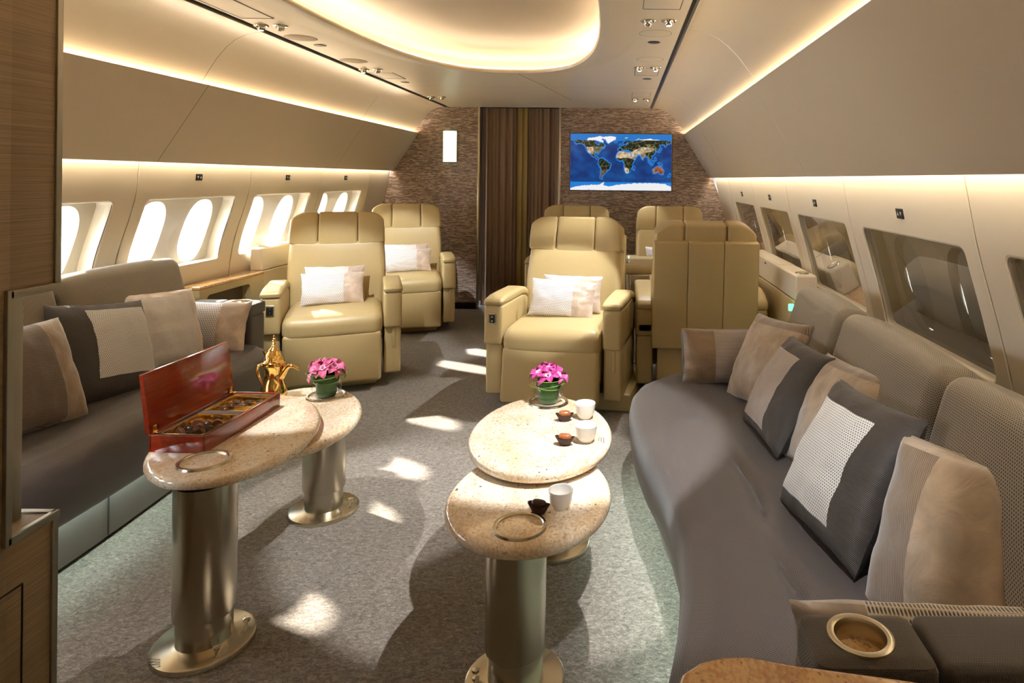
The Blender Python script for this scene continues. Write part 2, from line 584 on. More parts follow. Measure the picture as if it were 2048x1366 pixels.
        for a, b in zip(rows, rows[1:]):
            for i in range(n):
                j = (i + 1) % n
                q = [a[i], b[i], b[j], a[j]]
                if flip: q.reverse()
                self.face(q)
        return rows[0]

    def strip(self, rows, closed=True, flip=False):
        vs_ = [[self.bm.verts.new(p) for p in r] for r in rows]
        for a, b in zip(vs_, vs_[1:]):
            n = len(a)
            for i in range(n if closed else n - 1):
                j = (i + 1) % n
                q = [a[i], a[j], b[j], b[i]]
                if flip: q.reverse()
                self.face(q)
        return vs_

    def warp(self, fn):
        for v in self.bm.verts: v.co = Vector(fn(*v.co))
        return self

    def xform(self, m):
        bmesh.ops.transform(self.bm, matrix=m, verts=self.bm.verts)
        return self

    def obj(self, name, mat, parent=None, sharp=38, bevel=0., subd=0, fix=True, flat=False):
        if fix: bmesh.ops.recalc_face_normals(self.bm, faces=self.bm.faces)
        me = bpy.data.meshes.new(name)
        self.bm.to_mesh(me); self.bm.free()
        if not flat:
            me.shade_smooth()
            me.set_sharp_from_angle(angle=R(sharp))
        me.materials.append(M[mat] if isinstance(mat, str) else mat)
        o = bpy.data.objects.new(name, me)
        col.objects.link(o)
        if parent: o.parent = parent
        if bevel:
            b = o.modifiers.new('bevel', 'BEVEL'); b.width = bevel; b.segments = 2; b.limit_method = 'ANGLE'; b.angle_limit = R(40)
        if subd:
            s = o.modifiers.new('subd', 'SUBSURF'); s.levels = subd; s.render_levels = subd
        return o

def box(name, mat, x0, x1, y0, y1, z0, z1, parent=None, r=.004, **kw):
    return G().rcube(((x0 + x1) / 2, (y0 + y1) / 2, (z0 + z1) / 2), (x1 - x0, y1 - y0, z1 - z0), r, 2, 0).obj(name, mat, parent, **kw)

def lin(a, b, n): return [a + (b - a) * i / (n - 1) for i in range(n)]

def interp(x, pts):
    pts = sorted(pts)
    if x <= pts[0][0]: return pts[0][1]
    for (x0, y0), (x1, y1) in zip(pts, pts[1:]):
        if x <= x1:
            return y0 + (y1 - y0) * (x - x0) / (x1 - x0)
    return pts[-1][1]

def smooth_interp(x, pts):
    """Catmull-Rom through (x, y) points"""
    pts = sorted(pts)
    if x <= pts[0][0]: return pts[0][1]
    if x >= pts[-1][0]: return pts[-1][1]
    for i in range(len(pts) - 1):
        if x <= pts[i + 1][0]:
            x0, y0 = pts[i]; x1, y1 = pts[i + 1]
            m0 = (pts[i + 1][1] - pts[i - 1][1]) / (pts[i + 1][0] - pts[i - 1][0]) if i > 0 else (y1 - y0) / (x1 - x0)
            m1 = (pts[i + 2][1] - y0) / (pts[i + 2][0] - x0) if i + 2 < len(pts) else (y1 - y0) / (x1 - x0)
            h = x1 - x0; t = (x - x0) / h
            return (2*t**3 - 3*t*t + 1) * y0 + (t**3 - 2*t*t + t) * h * m0 + (-2*t**3 + 3*t*t) * y1 + (t**3 - t*t) * h * m1

def superellipse(cx, cy, a, b, n=48, p=2.5):
    out = []
    for i in range(n):
        t = 2 * math.pi * i / n
        c, s = math.cos(t), math.sin(t)
        out.append((cx + a * math.copysign(abs(c) ** (2 / p), c), cy + b * math.copysign(abs(s) ** (2 / p), s)))
    return out

def rrect(x0, x1, y0, y1, r, k=5, side=3):
    """rounded rectangle, counter-clockwise, with some points along the sides"""
    pts = []
    C = [(x1 - r, y0 + r, -90), (x1 - r, y1 - r, 0), (x0 + r, y1 - r, 90), (x0 + r, y0 + r, 180)]
    for i, (cx, cy, a0) in enumerate(C):
        arc = [(cx + r * math.cos(R(a0 + 90 * j / k)), cy + r * math.sin(R(a0 + 90 * j / k))) for j in range(k + 1)]
        pts += arc
        nx = C[(i + 1) % 4]
        nxt = (nx[0] + r * math.cos(R(nx[2])), nx[1] + r * math.sin(R(nx[2])))
        for j in range(1, side):
            t = j / side
            pts.append((arc[-1][0] * (1 - t) + nxt[0] * t, arc[-1][1] * (1 - t) + nxt[1] * t))
    return pts
# ================================================================ THE SETTING
YA, YB = -1.5, 7.30
LP = [(0, -2.70), (.5, -2.748), (.787, -2.725), (1.005, -2.692), (1.328, -2.594), (1.56, -2.572)]
RP = [(0, 1.18), (.45, 1.232), (.805, 1.200), (1.02, 1.150), (1.256, 1.085), (1.52, 1.032)]
def xl(z): return smooth_interp(z, LP)
def xr(z): return smooth_interp(z, RP)

floor = box('floor', 'carpet', -2.9, 1.4, YA, 7.9, -.05, 0.0, r=.001)
tag(floor, 'grey brown textured cabin carpet', kind='structure')

def extrude_y(g, poly, y0, y1, flip=False):
    g.strip([[(x, y0, z) for x, z in poly], [(x, y1, z) for x, z in poly]], closed=False, flip=flip)

def ys_pieces(seams):
    e = [YA] + list(seams) + [YB]
    return [(a + .002, b - .002) for a, b in zip(e, e[1:])]

def mirror(p): return [(-1.573 - x, z) for x, z in p]

# upper panels, light slots and bins -------------------------------------------------
upR = [(.322, 2.240), (.37, 2.238), (.43, 2.228), (.49, 2.203), (.55, 2.158), (.61, 2.095), (.66, 2.03), (.705, 1.975), (.738, 1.930), (.742, 1.920)]
upL = [(-1.945, 2.236), (-1.99, 2.234), (-2.05, 2.222), (-2.11, 2.194), (-2.16, 2.150), (-2.21, 2.09), (-2.255, 2.02), (-2.29, 1.96), (-2.318, 1.915), (-2.322, 1.905)]
binR = [(.738, 1.938), (.704, 1.940), (.700, 1.952), (.690, 1.957), (.678, 1.953), (.73, 1.872), (.80, 1.762), (.87, 1.65), (.93, 1.557), (.968, 1.488), (.976, 1.478), (.982, 1.480), (.984, 1.52), (1.04, 1.522)]
binL = [(-2.328, 1.916), (-2.278, 1.918), (-2.274, 1.940), (-2.264, 1.947), (-2.252, 1.943), (-2.302, 1.868), (-2.37, 1.764), (-2.435, 1.665), (-2.49, 1.582), (-2.523, 1.530), (-2.531, 1.521), (-2.537, 1.523), (-2.539, 1.56), (-2.59, 1.562)]
for nm, pu, pb, seams, side in (('right', upR, binR, (1.0, 3.45, 5.95), 1), ('left', upL, binL, (1.4, 3.585, 5.8), -1)):
    g = G()
    for a, b in ys_pieces(seams): extrude_y(g, pu, a, b)
    o = g.obj('wall_%s_upper' % nm, 'upper', fix=False)
    tag(o, 'curved satin panel between the ceiling and the %s light line' % nm, kind='structure')
    g = G()
    for s in seams: extrude_y(g, [(x + side * .003, z + .003) for x, z in pu], s - .012, s + .012)
    g.obj('seam', 'seam', o, fix=False)
    # warm strip lying in the slot behind the bin lip
    zs = pb[1][1] + .004
    x0, x1 = sorted((pb[1][0] + side * .004, pb[0][0] - side * .004))
    box('light_strip', 'cove' if side < 0 else 'cove_right', x0, x1, YA + .02, YB - .02, zs, zs + .004, o, r=.001)
    g = G()
    for a, b in ys_pieces(seams): extrude_y(g, pb, a, b)
    o = g.obj('wall_%s_bin' % nm, 'bin', fix=False)
    tag(o, 'sloping beige cloth covered panel over the %s windows' % nm, kind='structure')
    g = G()
    for s in seams: extrude_y(g, [(x + side * .003, z + .003) for x, z in pb[4:11]], s - .012, s + .012)
    g.obj('seam', 'seam', o, fix=False)
    zt = pb[-1][1] - .006
    x0, x1 = sorted((pb[-2][0] + side * .004, pb[-2][0] + side * .026))
    box('light_strip', 'val', x0, x1, YA + .02, YB - .02, zt, zt + .004, o, r=.001)

# ceiling --------------------------------------------------------------------
ZC = 2.238
RC = (-.785, 2.66)
hole = superellipse(RC[0], RC[1], .90, 2.26, 72, 2.7)
g = G()
g.holed(-1.92, .302, -.6, 5.66, hole, lambda x, y: (x, y, ZC), 4)
lips = [(.90, 2.26, ZC), (.86, 2.22, ZC - .004), (.80, 2.165, ZC - .016), (.745, 2.115, ZC - .028), (.705, 2.078, ZC - .034), (.682, 2.056, ZC - .030), (.676, 2.05, ZC - .018), (.684, 2.058, ZC - .006), (.72, 2.095, ZC + .004), (.80, 2.17, ZC + .006)]
g.strip([[(x, y, z) for x, y in superellipse(RC[0], RC[1], a, b, 72, 2.7)] for a, b, z in lips])
for a, b in ((YA, -.604), (5.664, YB)):
    extrude_y(g, [(-1.92, ZC), (.302, ZC)], a, b)
ceil = g.obj('ceiling', 'ceil')
tag(ceil, 'satin cream ceiling with a lit rounded recess', kind='structure')
box('seam', 'seam', -1.92, .302, 5.65, 5.674, ZC + .003, ZC + .008, ceil, r=.001)
box('seam', 'seam', -1.92, .302, -.61, -.59, ZC + .003, ZC + .008, ceil, r=.001)
g = G()
g.tube([(-.80, 4.76, ZC + .001), (-.785, 4.95, ZC + .001), (-.70, 5.4, ZC + .001), (-.60, 6.0, ZC + .001), (-.50, 6.6, ZC + .001)], .0022, 6)
g.obj('panel_joint', 'seam', ceil)
g = G()
g.strip([[(x, y, z) for x, y in superellipse(RC[0], RC[1], a, b, 72, 2.7)] for a, b, z in
         [(.80, 2.17, ZC + .004), (.80, 2.17, ZC + .07), (.72, 2.09, ZC + .11), (.6, 1.95, ZC + .125), (.4, 1.6, ZC + .13), (.1, .6, ZC + .13), (.0001, .0002, ZC + .13)]])
g.obj('recess_dome', 'dome', ceil)
g = G()
g.strip([[(x, y, z) for x, y in superellipse(RC[0], RC[1], a, b, 72, 2.7)] for a, b, z in
         [(.735, 2.11, ZC + .014), (.76, 2.135, ZC + .014)]])
g.obj('light_strip', 'recess', ceil, fix=False)
# dark shadow gaps beside the ceiling
for x0, x1, xx in ((-1.955, -1.915, -1.947), (.298, .335, .325)):
    s = -1 if x0 < -1 else 1
    t = box('trim_%d' % (1 if s < 0 else 2), 'darktrim', x0, x1, YA, YB, ZC + .004, ZC + .02, r=.002)
    tag(t, 'dark groove running along the %s edge of the ceiling' % ('left' if s < 0 else 'right'), kind='structure')
    box('metal_lip', 'trimmetal', min(xx, xx + s * .008), max(xx, xx + s * .008), YA, YB, ZC - .010, ZC + .005, t, r=.002)

# side walls with window bays ---------------------------------------------------
LS = [-.766, .304, 1.374, 2.444, 3.514, 4.579, 5.661, 6.729]
RS = [-.21, .895, 2.0, 3.105, 4.21, 5.315, 6.42]
def side_wall(nm, xf, s, seams, zb0, zb1, ztop, closed):
    g = G(); seam = G()
    def mp(off): return lambda y, z: (xf(z) + s * off, y, z)
    zs = lin(0, ztop, 14)
    edges = [YA] + seams + [YB]
    n = 0
    for i, (a, b) in enumerate(zip(edges, edges[1:])):
        a += .002; b -= .002
        if i == 0 or i == len(edges) - 2:
            g.strip([[mp(0)(a, z) for z in zs], [mp(0)(b, z) for z in zs]], closed=False)
            continue
        h0, h1 = a + .085, a + .085 + (.85 if s < 0 else .89)
        hole = rrect(h0, h1, zb0, zb1, .035, 5, 6)
        g.holed(a, b, 0, ztop, hole, mp(0), 6)
        n += 1
        w = thing('window_%d' % (n if s < 0 else n + 20), None, None)
        tag(w, kind='structure')
        # rounded rim of the bay
        fr = G()
        c = ((h0 + h1) / 2, (zb0 + zb1) / 2)
        def scaled(d): return rrect(h0 - d, h1 + d, zb0 - d, zb1 + d, .035 + d, 5, 6)
        fr.strip([[mp(o)(*p) for p in scaled(d)] for d, o in ((.0, 0), (-.006, .003), (-.008, .010), (-.008, .10))])
        fr.obj('bay_frame', 'panel', w)
        pn = G()
        hp = rrect(h0 + .004, h1 - .004, zb0 + .004, zb1 - .004, .03, 5, 6)
        rows = []
        zz = lin(zb0 + .002, zb1 - .002, 8)
        pn.strip([[mp(.022)(h0 + .002, z) for z in zz], [mp(.022)(h1 - .002, z) for z in zz]], closed=False)
        pn.obj('pane', 'paneR' if closed else 'pane', w)
        # dark channel the shade runs in
        ch = G()
        yy = h1 - .012 if s < 0 else h1 - .02
        ch.strip([[mp(.006)(yy, z) for z in zz], [mp(.006)(yy + .010, z) for z in zz]], closed=False)
        ch.obj('shade_track', 'darktrim' if s < 0 else 'trimmetal', w)
        # inner liner with two ovals
        ln = G(); sh = G()
        m = (h0 + h1) / 2
        zc = (zb0 + zb1) / 2 - .005
        for (p0, p1) in ((h0 - .02, m), (m, h1 + .02)):
            oc = (p0 + p1) / 2
            ov = superellipse(oc, zc, .130, .200, 40, 2.6)
            ln.holed(p0, p1, zb0 - .03, zb1 + .03, ov, mp(.085), 3)
            ln.strip([[mp(o)(*p) for p in superellipse(oc, zc, a, b, 40, 2.6)] for a, b, o in
                      ((.130, .200, .085), (.127, .197, .092), (.120, .190, .13), (.108, .174, .20))])
            if closed:
                sh.strip([[mp(.118)(y, z) for y in (oc - .12, oc + .12)] for z in lin(zc - .19, zc + .19, 10)], closed=False)
        ln.obj('liner', 'liner', w)
        if closed: sh.obj('shade', 'shade', w)
    wall = g.obj('wall_%s' % nm, 'panel')
    tag(wall, 'cream window wall panels on the %s side' % nm, kind='structure')
    for y in seams:
        seam.strip([[mp(.004)(y - .014, z) for z in zs], [mp(.004)(y + .014, z) for z in zs]], closed=False)
    seam.obj('seam', 'seam', wall)
    bead = G()
    for y in seams[1:]:
        bead.tube([mp(.001)(y + .006, z) for z in zs[4:]], .0035, 6)
    bead.obj('bead', 'panel', wall)
    # outer skin closing the spaces between the bays, below and above them
    hull = G()
    for z0, z1 in ((-.02, zb0 + .02), (zb1 - .02, 1.75)):
        q = lin(z0, z1, 5)
        hull.strip([[(xf(z) + s * .10, YA, z) for z in q], [(xf(z) + s * .10, YB + .3, z) for z in q]], closed=False)
    for y in seams + [YA + .01]:
        y1 = y + .10
        hull.strip([[(xf(z) + s * .10, y - .14, z) for z in lin(zb0, zb1, 5)], [(xf(z) + s * .10, y1, z) for z in lin(zb0, zb1, 5)]], closed=False)
    y = seams[-1]
    hull.strip([[(xf(z) + s * .10, y, z) for z in lin(zb0, zb1, 5)], [(xf(z) + s * .10, YB + .3, z) for z in lin(zb0, zb1, 5)]], closed=False)
    hull.strip([[(xf(z) + s * .10, YA, z) for z in lin(zb0, zb1, 5)], [(xf(z) + s * .10, seams[0] + .1, z) for z in lin(zb0, zb1, 5)]], closed=False)
    hull.obj('outer_skin', 'hull', wall)

side_wall('left', xl, -1, LS, .885, 1.320, 1.555, False)
side_wall('right', xr, 1, RS, .810, 1.256, 1.515, True)

# unseen crown slabs added to block the sky, so daylight enters through windows alone
cr = box('trim_3', 'hull', -2.95, 1.45, YA - .05, 8.0, 2.40, 2.44, r=.001)
tag(cr, kind='structure')
for i, (x0, x1) in enumerate(((-2.95, -2.90), (1.40, 1.45))):
    t = box('trim_%d' % (4 + i), 'hull', x0, x1, YA - .05, 8.0, 1.62, 2.42, r=.001)  # unseen side slab, no trim; added to keep sky light out above the walls
    tag(t, kind='structure')

# bulkhead with a curtained doorway -----------------------------------------------
secL = [(-2.72, 0.0), (-2.76, .5), (-2.735, .80), (-2.70, 1.01), (-2.60, 1.33), (-2.55, 1.55), (-2.53, 1.60), (-2.33, 1.90), (-2.33, 2.0), (-2.2, 2.15), (-2.0, 2.25), (-1.585, 2.26)]
secR = [(1.20, 0.0), (1.25, .45), (1.215, .80), (1.16, 1.02), (1.09, 1.26), (1.0, 1.50), (.98, 1.55), (.74, 1.90), (.74, 2.0), (.6, 2.15), (.40, 2.25), (-.685, 2.26)]
g = G()
for sec, xin in ((secL, -1.585), (secR, -.685)):
    out = [(xin, 0.0)] + sec
    if xin > -1: out = out
    a = [g.bm.verts.new((x, YB, z)) for x, z in out]
    b = [g.bm.verts.new((x, YB + .05, z)) for x, z in out]
    n = len(out)
    g.face(a); g.face(list(reversed(b)))
    for i in range(n): g.face([a[i], b[i], b[(i + 1) % n], a[(i + 1) % n]])
bk = g.obj('wall_back', 'ripple', sharp=20)
tag(bk, 'brown bulkhead with rippled relief covering', kind='structure')
w = box('wall_passage', 'darktrim', -2.9, 1.4, 7.80, 7.86, 0, 2.42, r=.001); tag(w, kind='structure')
w = box('wall_front', 'bin', -2.95, 1.45, YA - .06, YA, 0, 2.42, r=.001); tag(w, kind='structure')
for i, x in enumerate((-1.585, -.685)):
    t = box('trim_%d' % (6 + i), 'steel2', x - .012, x + .012, YB - .014, YB + .05, 0, 2.237, r=.003)
    tag(t, 'vertical metal strip on the %s side of the curtained doorway' % ('left' if i == 0 else 'right'), kind='structure')
for nm, x0, x1 in (('left', -2.70, -1.60), ('right', -.67, 1.18)):
    b = box('baseboard_%s' % nm, 'darkmetal', x0, x1, YB - .012, YB, 0, .07, r=.003)
    tag(b, kind='structure')

def curtain(name, x0, x1, folds, gold, label):
    g = G()
    us = lin(x0, x1, 90)
    def fn(u, v):
        t = (u - x0) / (x1 - x0)
        a = .017 * math.sin(2 * math.pi * folds * t + .5 * math.sin(5 * t)) + .008 * math.sin(2 * math.pi * folds * 2.3 * t + 1)
        return (u, YB + .10 + a * (.75 + .25 * (2.2 - v) / 2.2), v)
    g.grid(fn, us, lin(.02, 2.235, 8))
    o = g.obj(name, 'curtain')
    tag(o, label, 'curtain', 'curtains closing the bulkhead doorway')
    g = G()
    xs = (x1 - .052, x1 - .002) if gold > 0 else (x0 + .002, x0 + .052)
    g.grid(lambda u, v: (u, YB + .06 + .010 * math.sin((u - xs[0]) * 60), v), lin(xs[0], xs[1], 8), lin(.02, 2.235, 3))
    g.obj('border', 'curtain_gold', o)
curtain('curtain', -1.572, -1.112, 5, 1, 'brown pleated curtain with olive border, left half of the doorway')
curtain('curtain', -1.108, -.698, 4, -1, 'brown pleated curtain with olive border, right half of the doorway')

# ================================================================ FITTINGS ON THE SETTING
# wall lamp
w = thing('wall_sconce', 'glowing frosted half-round lamp on the brown bulkhead left of the curtains', 'wall lamp', (-1.902, YB, 1.625))
g = G()
pr = [(.075 * math.cos(R(180 + 180 * i / 16)), .055 * math.sin(R(180 + 180 * i / 16))) for i in range(17)]
g.prism([(x, y - .012) for x, y in pr], .0, .342)
g.obj('glass_shade', 'sconce', w, bevel=.004)
box('back_plate', 'trimmetal', -.080, .080, -.013, 0, -.004, .346, w, r=.002)

# map screen
tv = thing('television', 'wall mounted screen showing a blue satellite world map', 'television', (-.008, YB, 1.641))
W_, H_ = 1.118, .622
g = G()
x0, x1, z0, z1 = -W_ / 2 - .013, W_ / 2 + .013, -H_ / 2 - .013, H_ / 2 + .013
rows = []
for d, y in ((0, 0), (0, -.016), (.004, -.020), (.012, -.020), (.0135, -.012)):
    rows.append([(x0 + d, y, z0 + d), (x1 - d, y, z0 + d), (x1 - d, y, z1 - d), (x0 + d, y, z1 - d)])
g.strip(rows)
g.obj('frame', 'tv_frame', tv, sharp=20)
LAND = {
 'na': [(-168, 66), (-162, 59), (-152, 59), (-140, 60), (-131, 55), (-124, 48), (-124, 40), (-117, 33), (-112, 27), (-106, 22), (-97, 16), (-92, 14), (-84, 9), (-79, 8), (-83, 15), (-88, 16), (-87, 21), (-91, 19), (-97, 22), (-97, 28), (-90, 30), (-83, 29), (-81, 25), (-80, 31), (-75, 36), (-70, 42), (-60, 46), (-65, 49), (-56, 52), (-64, 60), (-77, 62), (-79, 53), (-86, 56), (-94, 60), (-88, 67), (-110, 69), (-128, 70), (-156, 71)],
 'arctic': [(-122, 70), (-105, 69), (-92, 70), (-82, 68), (-66, 62), (-62, 66), (-72, 72), (-62, 80), (-72, 83), (-95, 80), (-118, 76)],
 'green': [(-46, 60), (-53, 66), (-56, 73), (-70, 77), (-58, 82), (-32, 83), (-18, 80), (-20, 72), (-30, 68), (-40, 64)],
 'sa': [(-78, 8), (-72, 12), (-61, 10), (-51, 4), (-44, -2), (-35, -6), (-38, -14), (-41, -22), (-48, -26), (-54, -34), (-62, -39), (-66, -46), (-68, -54), (-74, -51), (-72, -38), (-70, -20), (-76, -14), (-81, -5), (-79, 2)],
 'af': [(-17, 15), (-16, 24), (-9, 32), (-5, 36), (10, 37), (20, 32), (32, 31), (36, 22), (43, 12), (51, 12), (46, 4), (40, -4), (40, -15), (35, -22), (32, -28), (26, -34), (18, -34), (14, -24), (12, -14), (13, -6), (9, 2), (8, 5), (-4, 5), (-12, 8)],
 'mad': [(44, -16), (50, -14), (47, -25), (44, -23)],
 'ea': [(-10, 37), (-9, 43), (-2, 44), (-5, 48), (2, 51), (8, 54), (9, 57), (12, 55), (20, 55), (24, 59), (28, 60), (22, 62), (24, 66), (18, 61), (16, 56), (12, 58), (5, 60), (10, 64), (18, 69), (28, 71), (42, 67), (55, 69), (70, 73), (90, 75), (105, 77), (113, 74), (140, 72), (160, 70), (180, 69), (180, 65), (170, 60), (163, 57), (157, 51), (155, 58), (143, 59), (136, 54), (140, 48), (132, 43), (127, 35), (126, 38), (121, 39), (120, 34), (122, 30), (117, 24), (108, 21), (109, 13), (105, 9), (101, 13), (103, 2), (98, 10), (95, 16), (89, 22), (80, 14), (77, 8), (73, 18), (67, 25), (57, 27), (50, 30), (56, 25), (59, 22), (52, 16), (44, 13), (39, 21), (35, 29), (36, 36), (28, 37), (26, 40), (20, 38), (14, 45), (18, 40), (12, 41), (4, 43), (-1, 37)],
 'uk': [(-5, 50), (1, 51), (-2, 56), (-4, 58), (-6, 56), (-3, 53)],
 'ice': [(-24, 65), (-15, 64), (-14, 66), (-22, 66.5)],
 'jp': [(131, 32), (139, 35), (141, 40), (145, 44), (141, 45), (137, 37)],
 'su': [(95, 5), (104, -3), (105, -6), (101, -3)],
 'bo': [(109, 1), (116, 6), (118, 2), (114, -4), (110, -2)],
 'png': [(131, -1), (141, -3), (148, -8), (142, -9), (137, -5)],
 'ja': [(105, -6.5), (114, -7), (114, -8.5), (106, -7.8)],
 'ph': [(120, 18), (123, 13), (126, 7), (122, 8), (121, 13)],
 'au': [(114, -22), (122, -17), (130, -12), (136, -12), (140, -17), (143, -11), (147, -19), (153, -27), (150, -37), (144, -38), (138, -34), (131, -31), (123, -34), (115, -34)],
 'nz': [(167, -46), (171, -42), (175, -36), (178, -38), (172, -45)],
 'ant': [(-180, -84), (-150, -77), (-120, -74), (-100, -73), (-75, -72), (-58, -63), (-62, -74), (-40, -78), (-20, -73), (10, -70), (50, -67), (90, -66), (130, -66), (160, -70), (180, -78), (180, -90), (-180, -90)],
 'nz2': [(50, 71), (60, 76), (68, 77), (56, 72)],
 'sv': [(12, 78), (22, 80), (26, 80), (18, 77)],
}
def inpoly(x, y, P):
    c = np.zeros(x.shape, bool)
    n = len(P)
    for i in range(n):
        x0_, y0_ = P[i]; x1_, y1_ = P[(i + 1) % n]
        if y0_ == y1_: continue
        k = ((y0_ > y) != (y1_ > y)) & (x < (x1_ - x0_) * (y - y0_) / (y1_ - y0_) + x0_)
        c ^= k
    return c
nx_, ny_ = 300, 168
LON, LAT = np.meshgrid(np.linspace(-180, 180, nx_), np.linspace(-90, 90, ny_))
jit = np.array([[noise.noise(Vector((a * .11, b * .11, 0))) for a in LON[0]] for b in LAT[:, 0]])
jit2 = np.array([[noise.noise(Vector((a * .11, b * .11, 9))) for a in LON[0]] for b in LAT[:, 0]])
big_ = np.array([[noise.fractal(Vector((a * .022, b * .035, 3)), 1.0, 2.0, 5) for a in LON[0]] for b in LAT[:, 0]])
lo_, la_ = LON + 2.2 * jit, LAT + 2.0 * jit2
C_ = np.zeros((ny_, nx_, 3))
deep, shal = np.array([.003, .025, .15]), np.array([.010, .19, .62])
land = np.zeros(LON.shape, bool); near = np.zeros(LON.shape, bool)
for k, P in LAND.items():
    land |= inpoly(lo_, la_, P)
    if k != 'ant':
        for dx, dy in ((3, 0), (-3, 0), (0, 3), (0, -3), (2, 2), (-2, 2), (2, -2), (-2, -2)):
            near |= inpoly(lo_ + dx, la_ + dy, P)
t_ = np.clip(.32 + .75 * big_, 0, 1)[..., None]
C_[:] = deep * (1 - t_) + (deep * .45 + shal * .40) * t_
C_[near] = shal * 1.15
C_[LAT > 68] = shal * .85
C_[LAT < -64] = shal
lat = LAT
g_, t2, w_, r_ = np.array([.007, .013, .006]), np.array([.52, .40, .27]), np.array([.78, .78, .80]), np.array([.30, .075, .02])
LC = np.zeros_like(C_); LC[:] = g_
des = (inpoly(lo_, la_, [(-18, 14), (-18, 30), (-8, 36), (34, 33), (60, 44), (75, 50), (112, 46), (120, 42), (105, 34), (78, 30), (72, 22), (62, 12), (48, 8), (35, 13)]) |
       inpoly(lo_, la_, [(-122, 47), (-100, 49), (-96, 34), (-102, 24), (-112, 26), (-120, 34)]) |
       inpoly(lo_, la_, [(11, -15), (20, -18), (30, -23), (28, -34), (15, -34)]))
LC[des] = t2 * .9
LC[inpoly(lo_, la_, LAND['na']) & (lat < 50) & (LON > -97) & (lat > 28)] = np.array([.13, .115, .06])
LC[inpoly(lo_, la_, [(70, 8), (70, 30), (88, 26), (88, 20), (80, 8)])] = np.array([.26, .19, .10])
LC[inpoly(lo_, la_, LAND['au'])] = r_
LC[inpoly(lo_, la_, LAND['sa']) & (lat < -24)] = np.array([.10, .05, .03])
sx_, sy_ = np.array([random.uniform(-180, 180) for _ in range(260)]), np.array([random.uniform(-56, 72) for _ in range(260)])
D_ = np.sort((lo_[..., None] - sx_) ** 2 + (la_[..., None] - sy_) ** 2, axis=-1)
border = (np.sqrt(D_[..., 1]) - np.sqrt(D_[..., 0])) < .8
LC = LC * (1 + .7 * np.clip(jit * 1.5 + big_ * .6, -.8, .9))[..., None]
LC[border] = LC[border] * .6 + np.array([.16, .15, .06])
C_[land] = LC[land]
ice = inpoly(lo_, la_, LAND['arctic']) | inpoly(lo_, la_, LAND['green']) | inpoly(lo_, la_, LAND['ant']) | inpoly(lo_, la_, LAND['sv']) | (land & (lat > 71.5))
C_[ice] = w_
C_ = np.clip(C_, 0, 1)
me = bpy.data.meshes.new('screen')
xs_ = (LON / 360) * W_; zs_ = (LAT / 180) * H_
V_ = np.stack([xs_, np.full_like(xs_, -.013), zs_], -1).reshape(-1, 3)
ii = np.arange(nx_ * ny_).reshape(ny_, nx_)
Fq = np.stack([ii[:-1, :-1], ii[:-1, 1:], ii[1:, 1:], ii[1:, :-1]], -1).reshape(-1, 4)
me.from_pydata(V_.tolist(), [], Fq.tolist())
at = me.color_attributes.new('Col', 'FLOAT_COLOR', 'POINT')
at.data.foreach_set('color', np.concatenate([C_.reshape(-1, 3), np.ones((nx_ * ny_, 1))], 1).astype(np.float32).ravel())
me.materials.append(M['screen'])
sc_o = bpy.data.objects.new('screen', me); col.objects.link(sc_o); sc_o.parent = tv

# window switches ---------------------------------------------------------------
def switch(xf, s, y, z, label):
    sl = (xf(z + .02) - xf(z - .02)) / .04
    t = thing('window_switch', label, 'switch', (xf(z), y, z), 0, 'window shade switches')
    t.rotation_euler = (0, math.atan(sl), 0)
    box('plate', 'black', -.004, .004, -.030, .030, -.020, .020, t, r=.002)
    g = G()
    xx = -s * .0046
    for (yc, up) in ((-.013, -1), (.013, 1)):
        a = [g.bm.verts.new((xx, yc + dy, dz * up)) for dy, dz in ((-.008, -.007), (.008, -.007), (0, .008))]
        g.face(a)
    g.obj('arrow_mark', 'white', t, flat=True)
for y, w in ((4.02, 'second'), (5.09, 'third'), (6.16, 'farthest')):
    switch(xl, -1, y, 1.44, 'small black window switch on the left wall over the %s visible window bay' % w)
for y, w in ((2.52, 'over the bay beside the grey sofa'), (3.63, 'over the bay behind the far sofa end'), (4.74, 'over the bay by the seat shown from behind'), (5.83, 'over the bay nearest the bulkhead')):
    switch(xr, 1, y, 1.335, 'black window switch on the right wall %s' % w)

# ceiling fittings -----------------------------------------------------------------
def downlight(x, y, lit, label, power=1.0, aim=(0, 0), size=50, blend=.3):
    t = thing('downlight', label, 'downlight', (x, y, ZC), 0, 'reading lights in the ceiling')
    G().lathe([(.020, .001), (.036, .001), (.038, -.003), (.034, -.007), (.022, -.008), (.020, -.004)], 24).obj('ring', 'chrome', t)
    G().lathe([(.020, .0), (.022, -.012), (.018, -.024), (.0135, -.028), (.0125, -.026), (.0, -.025)], 20).obj('eyeball', 'chrome', t)
    if lit:
        G().lathe([(.0, -.0285), (.006, -.028), (.0118, -.0265)], 16).obj('lens', 'lens', t)
        ld = bpy.data.lights.new('reading_light', 'SPOT')
        ld.energy = SPOT_W * power; ld.spot_size = R(size); ld.spot_blend = blend; ld.shadow_soft_size = .012
        ld.color = (.93, .97, 1.0)
        lo = bpy.data.objects.new('reading_light', ld); col.objects.link(lo)
        lo.parent = t; lo.location = (0, 0, -.04)
        lo.rotation_euler = Vector((aim[0], aim[1], -1)).to_track_quat('-Z', 'Y').to_euler()
downlight(-1.89, 3.437, True, 'lit ceiling spot, nearer the dark groove in the nearest pair on the left', 1.6, (-.11, .80), 34, .45)
downlight(-1.788, 3.434, False, 'unlit ceiling spot beside the lit one in the nearest pair on the left')
downlight(-1.892, 4.81, True, 'lit ceiling spot, nearer the dark groove in the middle pair on the left', 1.6, (-.14, .96), 32, .4)
downlight(-1.789, 4.806, False, 'unlit ceiling spot beside the lit one in the middle pair on the left')
